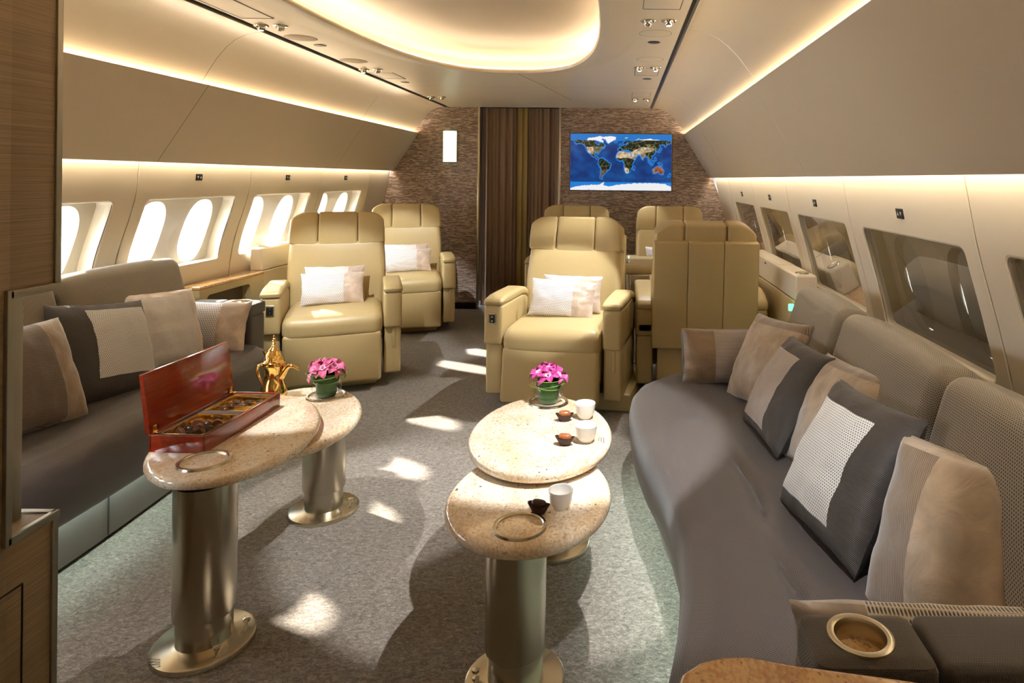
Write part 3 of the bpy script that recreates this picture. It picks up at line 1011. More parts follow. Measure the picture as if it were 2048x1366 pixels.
downlight(-1.86, 6.41, False, 'unlit ceiling spot, nearer the groove in the left pair by the bulkhead')
downlight(-1.755, 6.405, False, 'unlit ceiling spot, farther from the groove in the left pair by the bulkhead')
downlight(.122, 3.241, False, 'unlit ceiling spot beside the lit one in the nearest pair on the right')
downlight(.225, 3.238, True, 'lit ceiling spot, nearer the groove in the nearest pair on the right', 1.7, (-.40, .74), 27, .2)
downlight(.118, 4.60, True, 'lit ceiling spot, farther from the groove in the middle pair on the right', 1.5, (-.45, -.28), 46, .3)
downlight(.229, 4.597, True, 'lit ceiling spot, nearer the groove in the middle pair on the right', .8, (.15, .1), 40)
downlight(.123, 6.41, True, 'lit ceiling spot, farther from the groove in the right pair by the bulkhead', .6, (0, -.1))
downlight(.236, 6.42, False, 'unlit ceiling spot, nearer the groove in the right pair by the bulkhead')
# the rows go on over the viewer
downlight(.20, 1.90, True, 'lit ceiling spot in the right row above the round granite tables', 2.5, (-.27, .40), 44, .25)
downlight(.20, .75, True, 'lit ceiling spot in the right row above the near sofa arm', 1.05, (.10, .66), 34, .5)
downlight(-1.83, 2.25, True, 'lit ceiling spot in the left row above the left sofa', 1.7, (.31, .30), 30, .3)
downlight(-1.83, 1.10, True, 'lit ceiling spot in the left row above the partition', .9, (.22, .40), 46, .5)

def disc(x, y, r, name, mat, label, cat, group):
    o = G().lathe([(0, -.002), (r * .96, -.002), (r, -.0005), (r, .001)], 36, (x, y, ZC)).obj(name, mat)
    tag(o, label, cat, group)
    G().lathe([(r, -.0012), (r + .0025, -.0012)], 36, (x, y, ZC)).obj('rim', 'seam', o, fix=False)
disc(-1.827, 3.737, .085, 'speaker_cover', 'bin', 'round flush cover in the ceiling behind the nearest left spots', 'speaker', 'round ceiling covers')
disc(-1.821, 4.462, .085, 'speaker_cover', 'bin', 'round flush cover in the ceiling before the middle left spots', 'speaker', 'round ceiling covers')
disc(.174, 3.528, .085, 'speaker_cover', 'ceil', 'round flush cover in the ceiling behind the nearest right spots', 'speaker', 'round ceiling covers')
disc(.178, 4.292, .085, 'speaker_cover', 'ceil', 'round flush cover in the ceiling before the middle right spots', 'speaker', 'round ceiling covers')
def slot(x, y, label):
    o = G().lathe([(0, -.002), (.030, -.003), (.036, -.001), (.036, .001)], 24, (x, y, ZC)).obj('air_outlet', 'darktrim')
    tag(o, label, 'air vent', 'small round air outlets in the ceiling')
slot(-1.815, 3.946, 'small dark air outlet behind the near round cover on the left')
slot(.177, 3.759, 'small dark air outlet behind the near round cover on the right')
slot(.19, 5.13, 'small dark air outlet between the middle and far spots on the right')
slot(-1.80, 5.45, 'small dark air outlet between the middle and far spots on the left')
def hatch(x0, x1, y0, y1, label):
    t = box('ceiling_hatch', 'ceil', x0, x1, y0, y1, ZC - .0015, ZC + .001, r=.0006)
    tag(t, label, 'hatch', 'flush access hatches in the ceiling')
    g = G()
    for a, b in (((x0, y0), (x0, y1)), ((x1, y0), (x1, y1)), ((x0, y1), (x1, y1))):
        g.tube([(a[0], a[1], ZC - .001), (b[0], b[1], ZC - .001)], .0022, 5)
    g.obj('gap', 'seam', t)
hatch(-1.90, -1.74, 2.55, 3.28, 'flush hatch in the ceiling before the nearest left spots')
hatch(.09, .26, 2.55, 3.02, 'flush hatch in the ceiling before the nearest right spots')
hatch(.09, .26, 4.70, 4.95, 'flush hatch in the ceiling behind the middle right spots')
hatch(.09, .26, 5.95, 6.28, 'flush hatch in the ceiling before the far right spots')
hatch(-1.90, -1.73, 4.95, 5.25, 'flush hatch in the ceiling behind the middle left spots')
# ================================================================ SEATING
def place(o, loc, yaw=0., lean=0., roll=0.):
    m = Matrix.Translation(loc) @ Matrix.Rotation(R(yaw), 4, 'Z') @ Matrix.Rotation(R(-lean), 4, 'X') @ Matrix.Rotation(R(roll), 4, 'Y')
    o.matrix_world = m
    o.location, o.rotation_euler = m.to_translation(), m.to_euler()

def pillow(name, label, w, h, t, loc, yaw, lean, roll=0., mats=('tan_silk',), region=None, group=None, seed=1, pnames=('panel',), wr=.006, bend=0., cat='pillow', piping=None, slump=0.):
    """stuffed cushion: front faces -Y, pointed corners, drawn-in sides; region() picks the second cloth"""
    o = thing(name, label, cat, group=group)
    n = 26
    us = [math.sin(R(90) * (-1 + 2 * i / n)) * .35 + (-1 + 2 * i / n) * .65 for i in range(n + 1)]
    gs = [G() for _ in range(len(mats))]
    def pt(u, v, s):
        x = w / 2 * u * (1 - .055 * (1 - v * v))
        z = h / 2 * v * (1 - .055 * (1 - u * u))
        e = max(0, (1 - u * u)) * max(0, (1 - v * v))
        y = -s * t / 2 * e ** .42
        q = Vector((u * 2.2 + seed * 5.1, v * 2.2, s * 3.0))
        y += wr * noise.noise(q * 1.6) * (1 if e > 0 else .3) + .5 * wr * noise.noise(q * 4.5) * e ** .2
        x += .004 * noise.noise(Vector((v * 3, seed, 1))) * abs(u)
        z += .004 * noise.noise(Vector((u * 3, seed, 7))) * abs(v)
        y += bend * u * u
        z -= slump * (1 - u * u) * max(0, v)
        return Vector((x, y, z))
    for s in (1, -1):
        cache = {}
        for j in range(n):
            for i in range(n):
                uc, vc = (us[i] + us[i + 1]) / 2, (us[j] + us[j + 1]) / 2
                k = region(uc, vc, s) if region else 0
                g = gs[k]
                vs_ = []
                for (a, b) in ((i, j), (i + 1, j), (i + 1, j + 1), (i, j + 1)):
                    key = (k, a, b)
                    if key not in cache: cache[key] = g.bm.verts.new(pt(us[a], us[b], s))
                    vs_.append(cache[key])
                tuv = [(us[a] * w / 2, us[b] * h / 2) for a, b in ((i, j), (i + 1, j), (i + 1, j + 1), (i, j + 1))]
                if s < 0: vs_.reverse(); tuv.reverse()
                g.face(vs_, tuv)
    for k, g in enumerate(gs):
        bmesh.ops.remove_doubles(g.bm, verts=g.bm.verts, dist=1e-5)
        g.obj('cover' if k == 0 else pnames[k - 1], mats[k], o, sharp=80, fix=False)
    if piping:
        g = G()
        P = [(a, -1) for a in lin(-1, 1, 14)][:-1] + [(1, a) for a in lin(-1, 1, 14)][:-1] + [(a, 1) for a in lin(1, -1, 14)][:-1] + [(-1, a) for a in lin(1, -1, 14)][:-1]
        g.tube([pt(a, b, 1) for a, b in P], .0035, 6, closed=True)
        g.obj('piping', piping, o)
    place(o, loc, yaw, lean, roll)
    return o

# ---------------------------------------------------------------- sofas
def ray_outline(poly, c, angs):
    out = []
    for a in angs:
        dx, dy = math.cos(a), math.sin(a)
        best = None
        for (x0, y0), (x1, y1) in zip(poly, poly[1:] + poly[:1]):
            ex, ey = x1 - x0, y1 - y0
            den = dx * ey - dy * ex
            if abs(den) < 1e-12: continue
            t = ((x0 - c[0]) * ey - (y0 - c[1]) * ex) / den
            u = ((x0 - c[0]) * dy - (y0 - c[1]) * dx) / den
            if t > 0 and -1e-6 <= u <= 1 + 1e-6 and (best is None or t > best): best = t
        out.append((c[0] + dx * best, c[1] + dy * best))
    return out

def cup_pad(poly_fn, c, rr, z0, z1, r, mat, parent, depth=.035, name='arm_pad'):
    """padded top with a sunk cup holder; poly_fn(d) is the outline drawn in by d"""
    n = 64
    angs = [2 * math.pi * i / n for i in range(n)]
    rows = []
    for d, z in ((.012, z0), (0, z0 + .008), (0, z1 - r), (r * .3, z1 - r * .3), (r, z1)):
        rows.append([(x, y, z) for x, y in ray_outline(poly_fn(d), c, angs)])
    for t in (.66, .33):
        a = ray_outline(poly_fn(r), c, angs)
        rows.append([(c[0] + (rr * math.cos(g_) * (1 - t) + (x - c[0]) * t), c[1] + (rr * math.sin(g_) * (1 - t) + (y - c[1]) * t), z1 + .002) for (x, y), g_ in zip(a, angs)])
    for q, z in ((rr, z1 + .001), (rr, z1 - depth)):
        rows.append([(c[0] + q * math.cos(a), c[1] + q * math.sin(a), z) for a in angs])
    g = G()
    g.strip(rows)
    for f in g.bm.faces:
        for l in f.loops: l[g.uv].uv = (l.vert.co.x, l.vert.co.y + l.vert.co.z)
    o = g.obj(name, mat, parent)
    ring = G().lathe([(rr - .004, -depth), (rr - .004, -.002), (rr - .002, .004), (rr + .004, .006), (rr + .010, .004), (rr + .011, .0)], 48, (c[0], c[1], z1 + .001))
    hld = ring.obj('cup_holder', 'steel2', parent)
    G().lathe([(0, 0), (rr - .004, 0)], 48, (c[0], c[1], z1 - depth + .004)).obj('granite_inset', 'granite2', hld)
    return o

def seat_loft(xf_pts, xback, s, y0, y1, z_top, tufts, mat, parent, zb=.21):
    g = G()
    prof = [(.13, zb + .036), (.052, zb + .036), (.042, zb + .008), (.028, zb), (.012, zb + .02), (.003, zb + .085), (0, zb + .145), (.012, z_top - .045), (.036, z_top - .017), (.075, z_top - .004)]
    ys = lin(y0, y1, 130)
    rows = []
    for y in ys:
        xf = smooth_interp(y, xf_pts)
        r = []
        for d, z in prof: r.append((xf + s * d, y, z))
        a = abs(xf) * 0 + xf + s * .075
        for k in range(1, 49):
            t = k / 48
            x = a + (xback - a) * t
            z = z_top + .012 * math.sin(math.pi * min(1, t * 1.2)) ** .5 - .02 * t * t
            for (tx, ty0, ty1, dep, wd) in tufts:
                e = (x - tx - .02 * math.sin((y - ty0) * 9)) / wd
                win = 1 / (1 + math.exp(-(y - ty0) / .03)) * 1 / (1 + math.exp((y - ty1) / .03))
                z -= dep * math.exp(-e * e) * win
            r.append((x, y, z))
        # the ends of the cushion roll over
        k = min((y - y0), (y1 - y)) / .05
        if k < 1:
            f = math.sqrt(max(0, 1 - (1 - k) ** 2))
            zc = (zb + z_top) / 2
            r = [(x, yy, zc + (z - zc) * (.25 + .75 * f)) for x, yy, z in r]
        rows.append(r)
    vs_ = g.strip(rows, closed=False)
    g.face(vs_[0]); g.face(list(reversed(vs_[-1])))
    # underside
    for a, b in zip(vs_, vs_[1:]): g.face([a[0], b[0], b[-1], a[-1]])
    for f in g.bm.faces:
        for l in f.loops: l[g.uv].uv = (l.vert.co.y, l.vert.co.x + (l.vert.co.z if abs(f.normal.z) < .6 else 0))
    bmesh.ops.recalc_face_normals(g.bm, faces=g.bm.faces)
    for f in g.bm.faces:
        f.normal_update()
        nz = abs(f.normal.z)
        for l in f.loops: l[g.uv].uv = (l.vert.co.y, l.vert.co.x if nz > .6 else l.vert.co.z)
    return g.obj('seat_cushion', mat, parent, sharp=60)

def back_cushion(parent, s, xb, y0, y1, z0, z1, mat, lean=11):
    h = z1 - z0
    m = Matrix.Translation((xb, (y0 + y1) / 2, z0)) @ Matrix.Rotation(R(s * lean), 4, 'Y')
    def warp(x, y, z):
        t = (z / h)
        return (x * (1 - .25 * max(0, t - .55) / .45) + s * .0, y, z - .012 * (2 * y / (y1 - y0)) ** 4 * max(0, t))
    g = G().rcube((0, 0, h / 2), (.19, y1 - y0 - .006, h), .055, 6, 6, (.018, 0, .006), m, warp)
    return g.obj('back_cushion', mat, parent, sharp=60)

# right sofa
rs = thing('sofa', 'long curved grey sofa with taupe knit back cushions along the right wall', 'sofa', (0, 0, 0))
RX = [(1.06, .30), (1.08, .20), (1.12, .13), (1.2, .095), (1.38, .102), (1.49, .127), (1.65, .156), (1.88, .174), (2.01, .167), (2.17, .154), (2.35, .125), (2.52, .091), (2.83, .054), (3.05, .045), (3.18, .062), (3.28, .105), (3.36, .18), (3.41, .27), (3.43, .34)]
seat_loft(RX, .92, 1, 1.062, 3.43, .455, [(.435, 1.94, 2.36, .032, .020), (.43, 1.38, 1.70, .032, .020), (.30, 2.72, 2.98, .014, .05)], 'seat_cloth', rs)
for a, b in ((2.59, 3.24), (1.785, 2.585), (.97, 1.78)):
    back_cushion(rs, 1, .845, a, b, .43, .955, 'back_cloth')
box('back_frame', 'arm_cloth', 1.00, 1.10, 1.0, 3.42, .05, .70, rs, r=.02)
sk = G()
pts = [(smooth_interp(y, RX) + .105, y) for y in lin(1.14, 3.36, 40)]
sk.strip([[(x, y, 0.004) for x, y in pts], [(x, y, .250) for x, y in pts]], closed=False)
pts2 = [(.95, 1.14), (.95, 3.36)]
sk.strip([[(pts[0][0], 1.14, .004), (.95, 1.14, .004)], [(pts[0][0], 1.14, .225), (.95, 1.14, .225)]], closed=False)
sk.strip([[(pts[-1][0], 3.36, .004), (.95, 3.36, .004)], [(pts[-1][0], 3.36, .225), (.95, 3.36, .225)]], closed=False)
sk.obj('base', 'skirt_pale', rs)
gl = G()
pts = [(smooth_interp(y, RX) + .075, y) for y in lin(1.2, 3.2, 30)]
gl.strip([[(x - .015, y, .2425) for x, y in pts], [(x + .012, y, .2425) for x, y in pts]], closed=False)
gl.obj('light_strip', 'glow', rs, fix=False)

def arm(parent, x0, x1, y0, y1, ztop, cx, cy, cr, split, s, frontx):
    """upholstered arm running across the cabin: body, cup-holder pad at the aisle end, plain pad behind"""
    ax0, ax1 = min(x0, x1), max(x0, x1)
    b = G().rcube(((ax0 + ax1) / 2, (y0 + y1) / 2, (ztop - .066 + .12) / 2), (ax1 - ax0, y1 - y0, ztop - .066 - .12), .02, 3, 4, (0, .004, 0))
    b.warp(lambda x, y, z: (x, y, z + .0))
    b.obj('arm_body', 'arm_cloth', parent)
    a0, a1 = (ax0, split) if s > 0 else (split, ax1)
    fn = lambda d: rrect(a0 - .004 + d + (.002 if s < 0 else 0), a1 - .002 - d + (.004 if s < 0 else 0), y0 - .012 + d, y1 + .012 - d, max(.004, .022 - d), 5, 3)
    cup_pad(fn, (cx, cy), cr, ztop - .072, ztop, .016, 'arm_cloth', parent)
    b0, b1 = (split, ax1) if s > 0 else (ax0, split)
    g = G().rcube(((b0 + b1) / 2, (y0 + y1) / 2, ztop - .036), (b1 - b0 - .004, y1 - y0 + .024, .072), .016, 3, 3, (0, 0, .004))
    g.obj('arm_pad', 'arm_cloth', parent)
arm(rs, .325, 1.14, 1.062, 1.178, .68, .415, 1.122, .045, .525, 1, .33)
arm(rs, .325, 1.10, 3.345, 3.485, .67, .41, 3.415, .045, .53, 1, .33)

# left sofa
ls = thing('sofa', 'grey sofa with pale knit back cushions against the bright left windows', 'sofa', (0, 0, 0))
LX = [(1.83, -1.97), (2.1, -1.945), (2.5, -1.935), (2.9, -1.945), (3.3, -1.965), (3.6, -1.985), (3.78, -2.01), (3.86, -2.05), (3.90, -2.12)]
seat_loft(LX, -2.48, -1, 1.83, 3.90, .455, [(-2.15, 2.2, 2.9, .008, .03)], 'seat_cloth', ls)
for a, b in ((2.925, 3.745), (2.10, 2.92), (1.86, 2.095)):
    back_cushion(ls, -1, -2.475, a, b, .43, .995, 'back_cloth', 10)
box('back_frame', 'arm_cloth', -2.66, -2.58, 1.85, 3.88, .05, .72, ls, r=.02)
sk = G()
pts = [(smooth_interp(y, LX) - .092, y) for y in lin(1.85, 3.84, 30)]
sk.strip([[(x, y, .015) for x, y in pts], [(x, y, .250) for x, y in pts]], closed=False)
sk.strip([[(pts[-1][0], 3.84, .015), (-2.5, 3.84, .015)], [(pts[-1][0], 3.84, .225), (-2.5, 3.84, .225)]], closed=False)
sk.obj('base', 'skirt', ls)
gl = G()
pts = [(smooth_interp(y, LX) - .070, y) for y in lin(1.87, 3.8, 30)]
gl.strip([[(x - .012, y, .2425) for x, y in pts], [(x + .014, y, .2425) for x, y in pts]], closed=False)
gl.obj('light_strip', 'glow', ls, fix=False)
sg = G()
for y in (2.62,):
    x = smooth_interp(y, LX) - .090
    sg.tube([(x, y, .02), (x, y, .215)], .003, 6)
sg.obj('base_joint', 'darktrim', ls)
arm(ls, -2.57, -2.165, 3.855, 4.02, .695, -2.27, 3.94, .055, -2.385, -1, -2.16)

# cushions on the left sofa -------------------------------------------------------
RSQ = lambda k: (lambda u, v, s: 1 if (s > 0 and -k < u < k and -k < v < k) else 0)
pillow('throw_pillow', 'tan ribbed silk pillow with velvet side behind the upright post of the wood partition', .43, .43, .17, (-2.30, 2.53, .66), 84, 22, 2,
       ('brown_rib', 'brown_velvet'), lambda u, v, s: 1 if u > .45 else 0, seed=3, pnames=('velvet_side',))
pillow('throw_pillow', 'charcoal pillow with silver knit square on the left sofa', .48, .45, .17, (-2.335, 2.985, .655), 84, 20, 8,
       ('dark_cloth', 'silver_knit'), lambda u, v, s: 1 if (s > 0 and -.48 < u < .90 and -.64 < v < .80) else 0, seed=5, pnames=('knit_square',))
pillow('throw_pillow', 'silver ribbed silk pillow, third along the left sofa beside the lumbar cushion', .42, .41, .17, (-2.365, 3.39, .655), 72, 20, 4,
       ('silver_rib', 'pink_silk'), lambda u, v, s: 1 if (u > .72 or v > .82) else 0, seed=8, pnames=('silk_border',), wr=.010)
pillow('lumbar_pillow', 'pale woven lumbar pillow with silk end leaning on the left sofa arm', .52, .29, .13, (-2.385, 3.75, .590), 4, 16, 1,
       ('weave_light', 'pink_silk'), lambda u, v, s: 1 if u > .42 else 0, seed=11, pnames=('silk_end',), cat='pillow')

# cushions on the right sofa ------------------------------------------------------
pillow('lumbar_pillow', 'taupe knit lumbar pillow with velvet end against the far arm of the right sofa', .50, .27, .13, (.555, 3.245, .588), -3, 14, -1,
       ('mauve_knit', 'brown_velvet'), lambda u, v, s: 1 if u < -.35 else 0, seed=13, pnames=('velvet_end',))
pillow('throw_pillow', 'plain tan silk pillow behind the smaller dark pillow, far end of the right sofa', .41, .41, .17, (.665, 2.95, .645), -70, 27, -4,
       ('tan_silk', 'tan_rib'), lambda u, v, s: 1 if v > .78 else 0, seed=15, pnames=('ribbed_border',))
pillow('throw_pillow', 'dark pillow with taupe knit panel, farther of two dark ones, right sofa', .43, .41, .17, (.645, 2.55, .640), -86, 32, -3,
       ('dark_cloth', 'mauve_knit'), lambda u, v, s: 1 if (s > 0 and -.93 < u < .45 and -.80 < v < .70) else 0, seed=17, pnames=('knit_panel',))
pillow('throw_pillow', 'tan silk pillow between the two dark pillows on the right sofa', .42, .41, .15, (.735, 2.23, .645), -80, 26, -4,
       ('tan_silk', 'tan_rib'), lambda u, v, s: 1 if v > .80 else 0, seed=19, pnames=('ribbed_border',))
pillow('throw_pillow', 'large dark pillow with silver knit panel, nearer dark one, right sofa', .45, .43, .18, (.650, 1.875, .645), -82, 30, -4,
       ('dark_cloth', 'silver_knit'), lambda u, v, s: 1 if (s > 0 and -.93 < u < .50 and -.78 < v < .72) else 0, seed=21, pnames=('knit_panel',))
pillow('throw_pillow', 'big tan brown silk and velvet pillow nearest the viewer on the right sofa', .40, .42, .20, (.765, 1.480, .630), -64, 25, -5,
       ('tan_rib', 'tan_silk'), lambda u, v, s: 1 if u > -.30 or v > .86 else 0, seed=23, pnames=('velvet_side',), piping='tan_silk')
pillow('lumbar_pillow', 'cream lattice knit lumbar pillow with tan silk end behind the near sofa arm', .74, .20, .11, (.70, 1.255, .552), 176, 8, 0,
       ('lattice', 'tan_silk'), lambda u, v, s: 1 if u > .58 else 0, seed=25, pnames=('silk_end',))

# ---------------------------------------------------------------- cabin seats
def armchair(label, loc, rz, recl=10., rest=3., group='cream leather cabin seats', base_dx=0., base_w=.56, back_only=False):
    t = thing('cabin_seat', label, 'armchair', (loc[0], loc[1], 0), R(rz), group)
    # base on the floor
    G().rcube((base_dx, .06, .055), (base_w, .60, .11), .012, 2, 1).obj('base', 'leather2', t)
    G().rcube((0, .02, .22), (.50, .52, .24), .02, 2, 1).obj('seat_frame', 'leather', t)
    # seat cushion, rolled front edge
    def wc(x, y, z):
        k = max(0, (-y - .12) / .28)
        return (x, y, z - .020 * k * k + .004 * math.sin(x * 9))
    G().rcube((0, -.06, .455), (.622, .68, .165), .06, 5, 6, (.004, .008, .014), None, wc).obj('seat_cushion', 'leather', t, sharp=70)
    # leg rest, hung under the front edge
    m = Matrix.Translation((0, -.335, .40)) @ Matrix.Rotation(R(-rest), 4, 'X')
    G().rcube((0, -.015, -.165), (.610, .10, .335), .022, 3, 6, (0, .010, 0), m,
              lambda x, y, z: (x, y + .003 * math.sin(x * 16) * max(0, -z * 3), z)).obj('leg_rest', 'leather', t, sharp=60)
    # back
    mb = Matrix.Translation((0, .24, .47)) @ Matrix.Rotation(R(-recl), 4, 'X')
    def wb(x, y, z):
        k = (x / .34) ** 2
        return (x * (1 + .05 * math.sin(min(1, max(0, (z + .0) / .5)) * math.pi)), y - .030 * k * (y < .02), z)
    G().rcube((0, 0, .235), (.650, .15, .54), .045, 4, 8, (0, .016, 0), mb, wb).obj('backrest', 'leather', t, sharp=70)
    # head cushion in three segments
    hw = .335
    for x0, x1 in ((-hw, -.140), (-.140, .140), (.140, hw)):
        def wh(x, y, z):
            q = max(0, (abs(x) - .19) / (hw - .19))
            top = max(0, (z - .47) / .27)
            zz = z - .070 * q ** 2.6 * top - .010 * (1 - top) * (abs(x) / hw) ** 2 * -2.4
            return (x * (1 - .03 * top), y - .030 * (x / hw) ** 2 * (y < .03) - .016 * math.sin(min(1, max(0, top)) * math.pi) * (y < 0), zz)
        G().rcube(((x0 + x1) / 2,   .005, .580), (x1 - x0 - .002, .165, .265), .020, 4, 6, (0, .004, .001), mb, wh).obj('headrest', 'leather', t, sharp=70)
    # shell behind
    bs = G()
    for x0, x1 in ((-.340, -.116), (-.116, .116), (.116, .340)):
        bs.rcube(((x0 + x1) / 2, .105, .26), (x1 - x0 - .001, .075, .70), .010, 2, 4, (0, .004, 0), mb, lambda x, y, z: (x * (1 - .02 * max(0, z)), y, z))
    bs.obj('back_shell', 'leather', t)
    G().rcube((0, .30, .25), (.60, .05, .28), .008, 2, 2).obj('back_skirt', 'leather', t)
    # arms
    for s in (-1, 1):
        x = s * .378
        a = G()
        def wa(xx, y, z):
            k = max(0, (y - .05) / .3)
            return (xx, y, z - (.16 * k * k if z > .5 else 0))
        a.rcube((x, -.06, .535), (.118, .62, .25), .020, 3, 6, (.003, 0, 0), None, wa)
        a.obj('arm', 'leather', t)
        G().rcube((x, -.05, .255), (.110, .58, .325), .016, 3, 3, (.002, 0, 0)).obj('arm_skirt', 'leather2', t)
        def wp(xx, y, z):
            k = max(0, (y - .05) / .3)
            f = max(0, (-y - .24) / .13)
            return (xx, y, z - .16 * k * k - (.018 * f * f if z > .68 else 0))
        G().rcube((x, -.062, .682), (.126, .628, .058), .022, 4, 6, (0, 0, .003), None, wp).obj('arm_pad', 'leather', t, sharp=60)
    c = G().rcube((-.378, -.372, .575), (.050, .010, .070), .018, 4, 1).obj('control_panel', 'steel2', t)
    G().rcube((-.378, -.3765, .575), (.034, .008, .052), .012, 3, 1).obj('button', 'black', c)
    for dz in (-.013, .013):
        G().lathe([(0, 0), (.006, 0)], 12).xform(Matrix.Translation((-.378, -.3808, .575 + dz)) @ Matrix.Rotation(R(90), 4, 'X')).obj('button', 'steel2', c)
    G().rcube((.385, -.3425, .34), (.022, .010, .13), .003, 2, 1).obj('latch', 'leather2', t)
    # tray slot on the outer face of the arm
    G().rcube((.437, -.06, .43), (.006, .24, .018), .002, 2, 1).obj('tray_slot', 'steel2', t)
    G().rcube((.4345, -.06, .30), (.005, .26, .22), .002, 2, 1).obj('side_panel', 'leather2', t)
    return t

def on_seat(seat, name, label, w, h, t_, x, y, z, lean, yaw, roll, mats, region, seed, pn):
    """cushion set on a seat in that seat's own frame, standing free of it"""
    mw = Matrix.Translation(seat.location) @ Matrix.Rotation(seat.rotation_euler.z, 4, 'Z')
    p = mw @ Vector((x, y, z))
    return pillow(name, label, w, h, t_, p, math.degrees(seat.rotation_euler.z) + yaw, lean, roll, mats, region, seed=seed, pnames=pn)

END = lambda k: (lambda u, v, s: 1 if u > k else 0)
c1 = armchair('cream leather seat at the far end of the left sofa, turned to the camera', (-2.055, 4.76), 21, 9, 2)
on_seat(c1, 'lumbar_pillow', 'champagne silk lumbar pillow at the back of the seat beside the left sofa', .41, .25, .10, -.01, .055, .675, 14, 0, 0, ('silver_rib', 'pink_silk'), END(.45), 31, ('silk_end',))
on_seat(c1, 'lumbar_pillow', 'pale woven lumbar pillow in front on the seat beside the left sofa', .42, .23, .10, -.02, -.055, .652, 18, 0, 0, ('weave_light', 'pink_silk'), END(.40), 33, ('silk_end',))
c2 = armchair('cream leather seat in the far left corner by the bulkhead', (-2.075, 6.38), 19, 9, 2)
on_seat(c2, 'lumbar_pillow', 'ribbed lumbar pillow at the back of the far left corner seat', .41, .25, .10, .0, .055, .675, 14, 0, 0, ('silver_rib', 'pink_silk'), END(.45), 35, ('silk_end',))
on_seat(c2, 'lumbar_pillow', 'woven lumbar pillow in front on the far left corner seat', .42, .23, .10, .02, -.055, .652, 18, 0, 0, ('weave_light', 'pink_silk'), END(.40), 37, ('silk_end',))
c3 = armchair('cream leather seat behind the round granite tables, its leg rest raised a little', (-.365, 4.42), -9, 12, 9, base_dx=.12, base_w=.72)
on_seat(c3, 'lumbar_pillow', 'ribbed champagne lumbar pillow at the back of the seat behind the granite tables', .41, .25, .10, .03, .055, .675, 14, 0, 0, ('silver_rib', 'pink_silk'), END(.28), 39, ('silk_end',))
on_seat(c3, 'lumbar_pillow', 'pale woven lumbar pillow in front on the seat behind the granite tables', .44, .25, .10, -.01, -.06, .657, 20, 2, 3, ('weave_light', 'pink_silk'), END(.34), 41, ('silk_end',))
c4 = armchair('cream leather seat seen from behind at the far end of the right sofa', (.545, 4.62), 180, 7, 2)
c5 = armchair('cream leather seat under the map screen, mostly hidden by the seat in front', (-.45, 6.45), 0, 8, 2)
c6 = armchair('cream leather seat against the bulkhead in the far right corner', (.49, 6.40), 0, 8, 2)
on_seat(c6, 'lumbar_pillow', 'lumbar pillow on the far right seat, half hidden by the seat shown from behind', .40, .25, .10, -.05, .02, .675, 14, 0, 0, ('silver_rib', 'brown_velvet'), END(.45), 43, ('velvet_end',))
# ================================================================ TABLES
def pedestal_table(label, base, top_c, a, b, tilt, z0, z1, ring, ring_r=.066, knobs=(20, -35), back_ring=False):
    t = thing('pedestal_table', label, 'table', (base[0], base[1], 0), 0, 'granite pedestal tables')
    bx, by = base
    ca, sa = math.cos(R(tilt)), math.sin(R(tilt))
    out = []
    for i in range(72):
        g_ = 2 * math.pi * i / 72
        x, y = a * math.cos(g_), b * math.sin(g_)
        x *= 1 + .06 * math.sin(g_) * -1
        out.append((top_c[0] - bx + x * ca - y * sa, top_c[1] - by + x * sa + y * ca))
    tp = G().slab(out, z0, z1, (z1 - z0) * .495, 6).obj('tabletop', 'granite', t, sharp=60)
    rx, ry = ring[0] - bx, ring[1] - by
    G().lathe([(ring_r, 0), (ring_r, .006), (ring_r + .003, .009), (ring_r + .010, .008), (ring_r + .013, 0)], 56, (rx, ry, z1 - .001)).obj('cup_ring', 'steel2', t)
    G().lathe([(.087, z0), (.087, .115), (.085, .104), (.078, .100), (.078, .02)], 56).obj('column', 'steel', t)
    G().lathe([(.0, .024), (.084, .024), (.088, .022), (.134, .020), (.142, .016), (.144, .008), (.144, 0)], 64).obj('base_plate', 'steel2', t)
    for k in knobs:
        kx, ky = .112 * math.cos(R(k)), .118 * math.sin(R(k))
        kn = G().lathe([(.005, .018), (.005, .036), (.010, .038), (.011, .046), (.0, .049)], 16, (kx, ky, 0)).obj('latch_knob', 'chrome', t)
    return t
t1 = pedestal_table('granite table under the chocolate box, front one of the left pair', (-1.28, 2.045), (-1.345, 2.35), .252, .40, 13, .510, .545, (-1.315, 2.09), .066, (25, -40))
t2 = pedestal_table('granite table under the gold coffee pot, rear one of the left pair', (-1.28, 2.865), (-1.30, 2.60), .265, .385, 12, .470, .505, (-1.265, 2.845), .070, (10, -30))
t3 = pedestal_table('round granite table holding two cups, the higher rear one of the right pair', (-.255, 2.62), (-.28, 2.38), .253, .362, 4, .512, .552, (-.285, 2.655), .068, (200,))
t4 = pedestal_table('granite table with an empty cup ring, the lower front one of the right pair', (-.292, 1.90), (-.268, 2.02), .246, .325, 0, .462, .502, (-.268, 1.80), .062, (185, 200))
# small print on two of the tables
g = G()
for k in range(3):
    x = -.052 - k * .0085
    g.rcube((x, 2.275 + .005 * k, .5524), (.0022, .050 - .008 * k, .0004), .0001, 1, 0)
pl = g.obj('printed_notice', 'ink', t3); pl.location = (.255, -2.62, 0)
g = G()
for k in range(3):
    g.rcube((-.085 + .008 * k, -.100 - .011 * k, .0228), (.034, .0022, .0006), .0002, 1, 0)
g.obj('engraved_notice', 'darkmetal', t1)

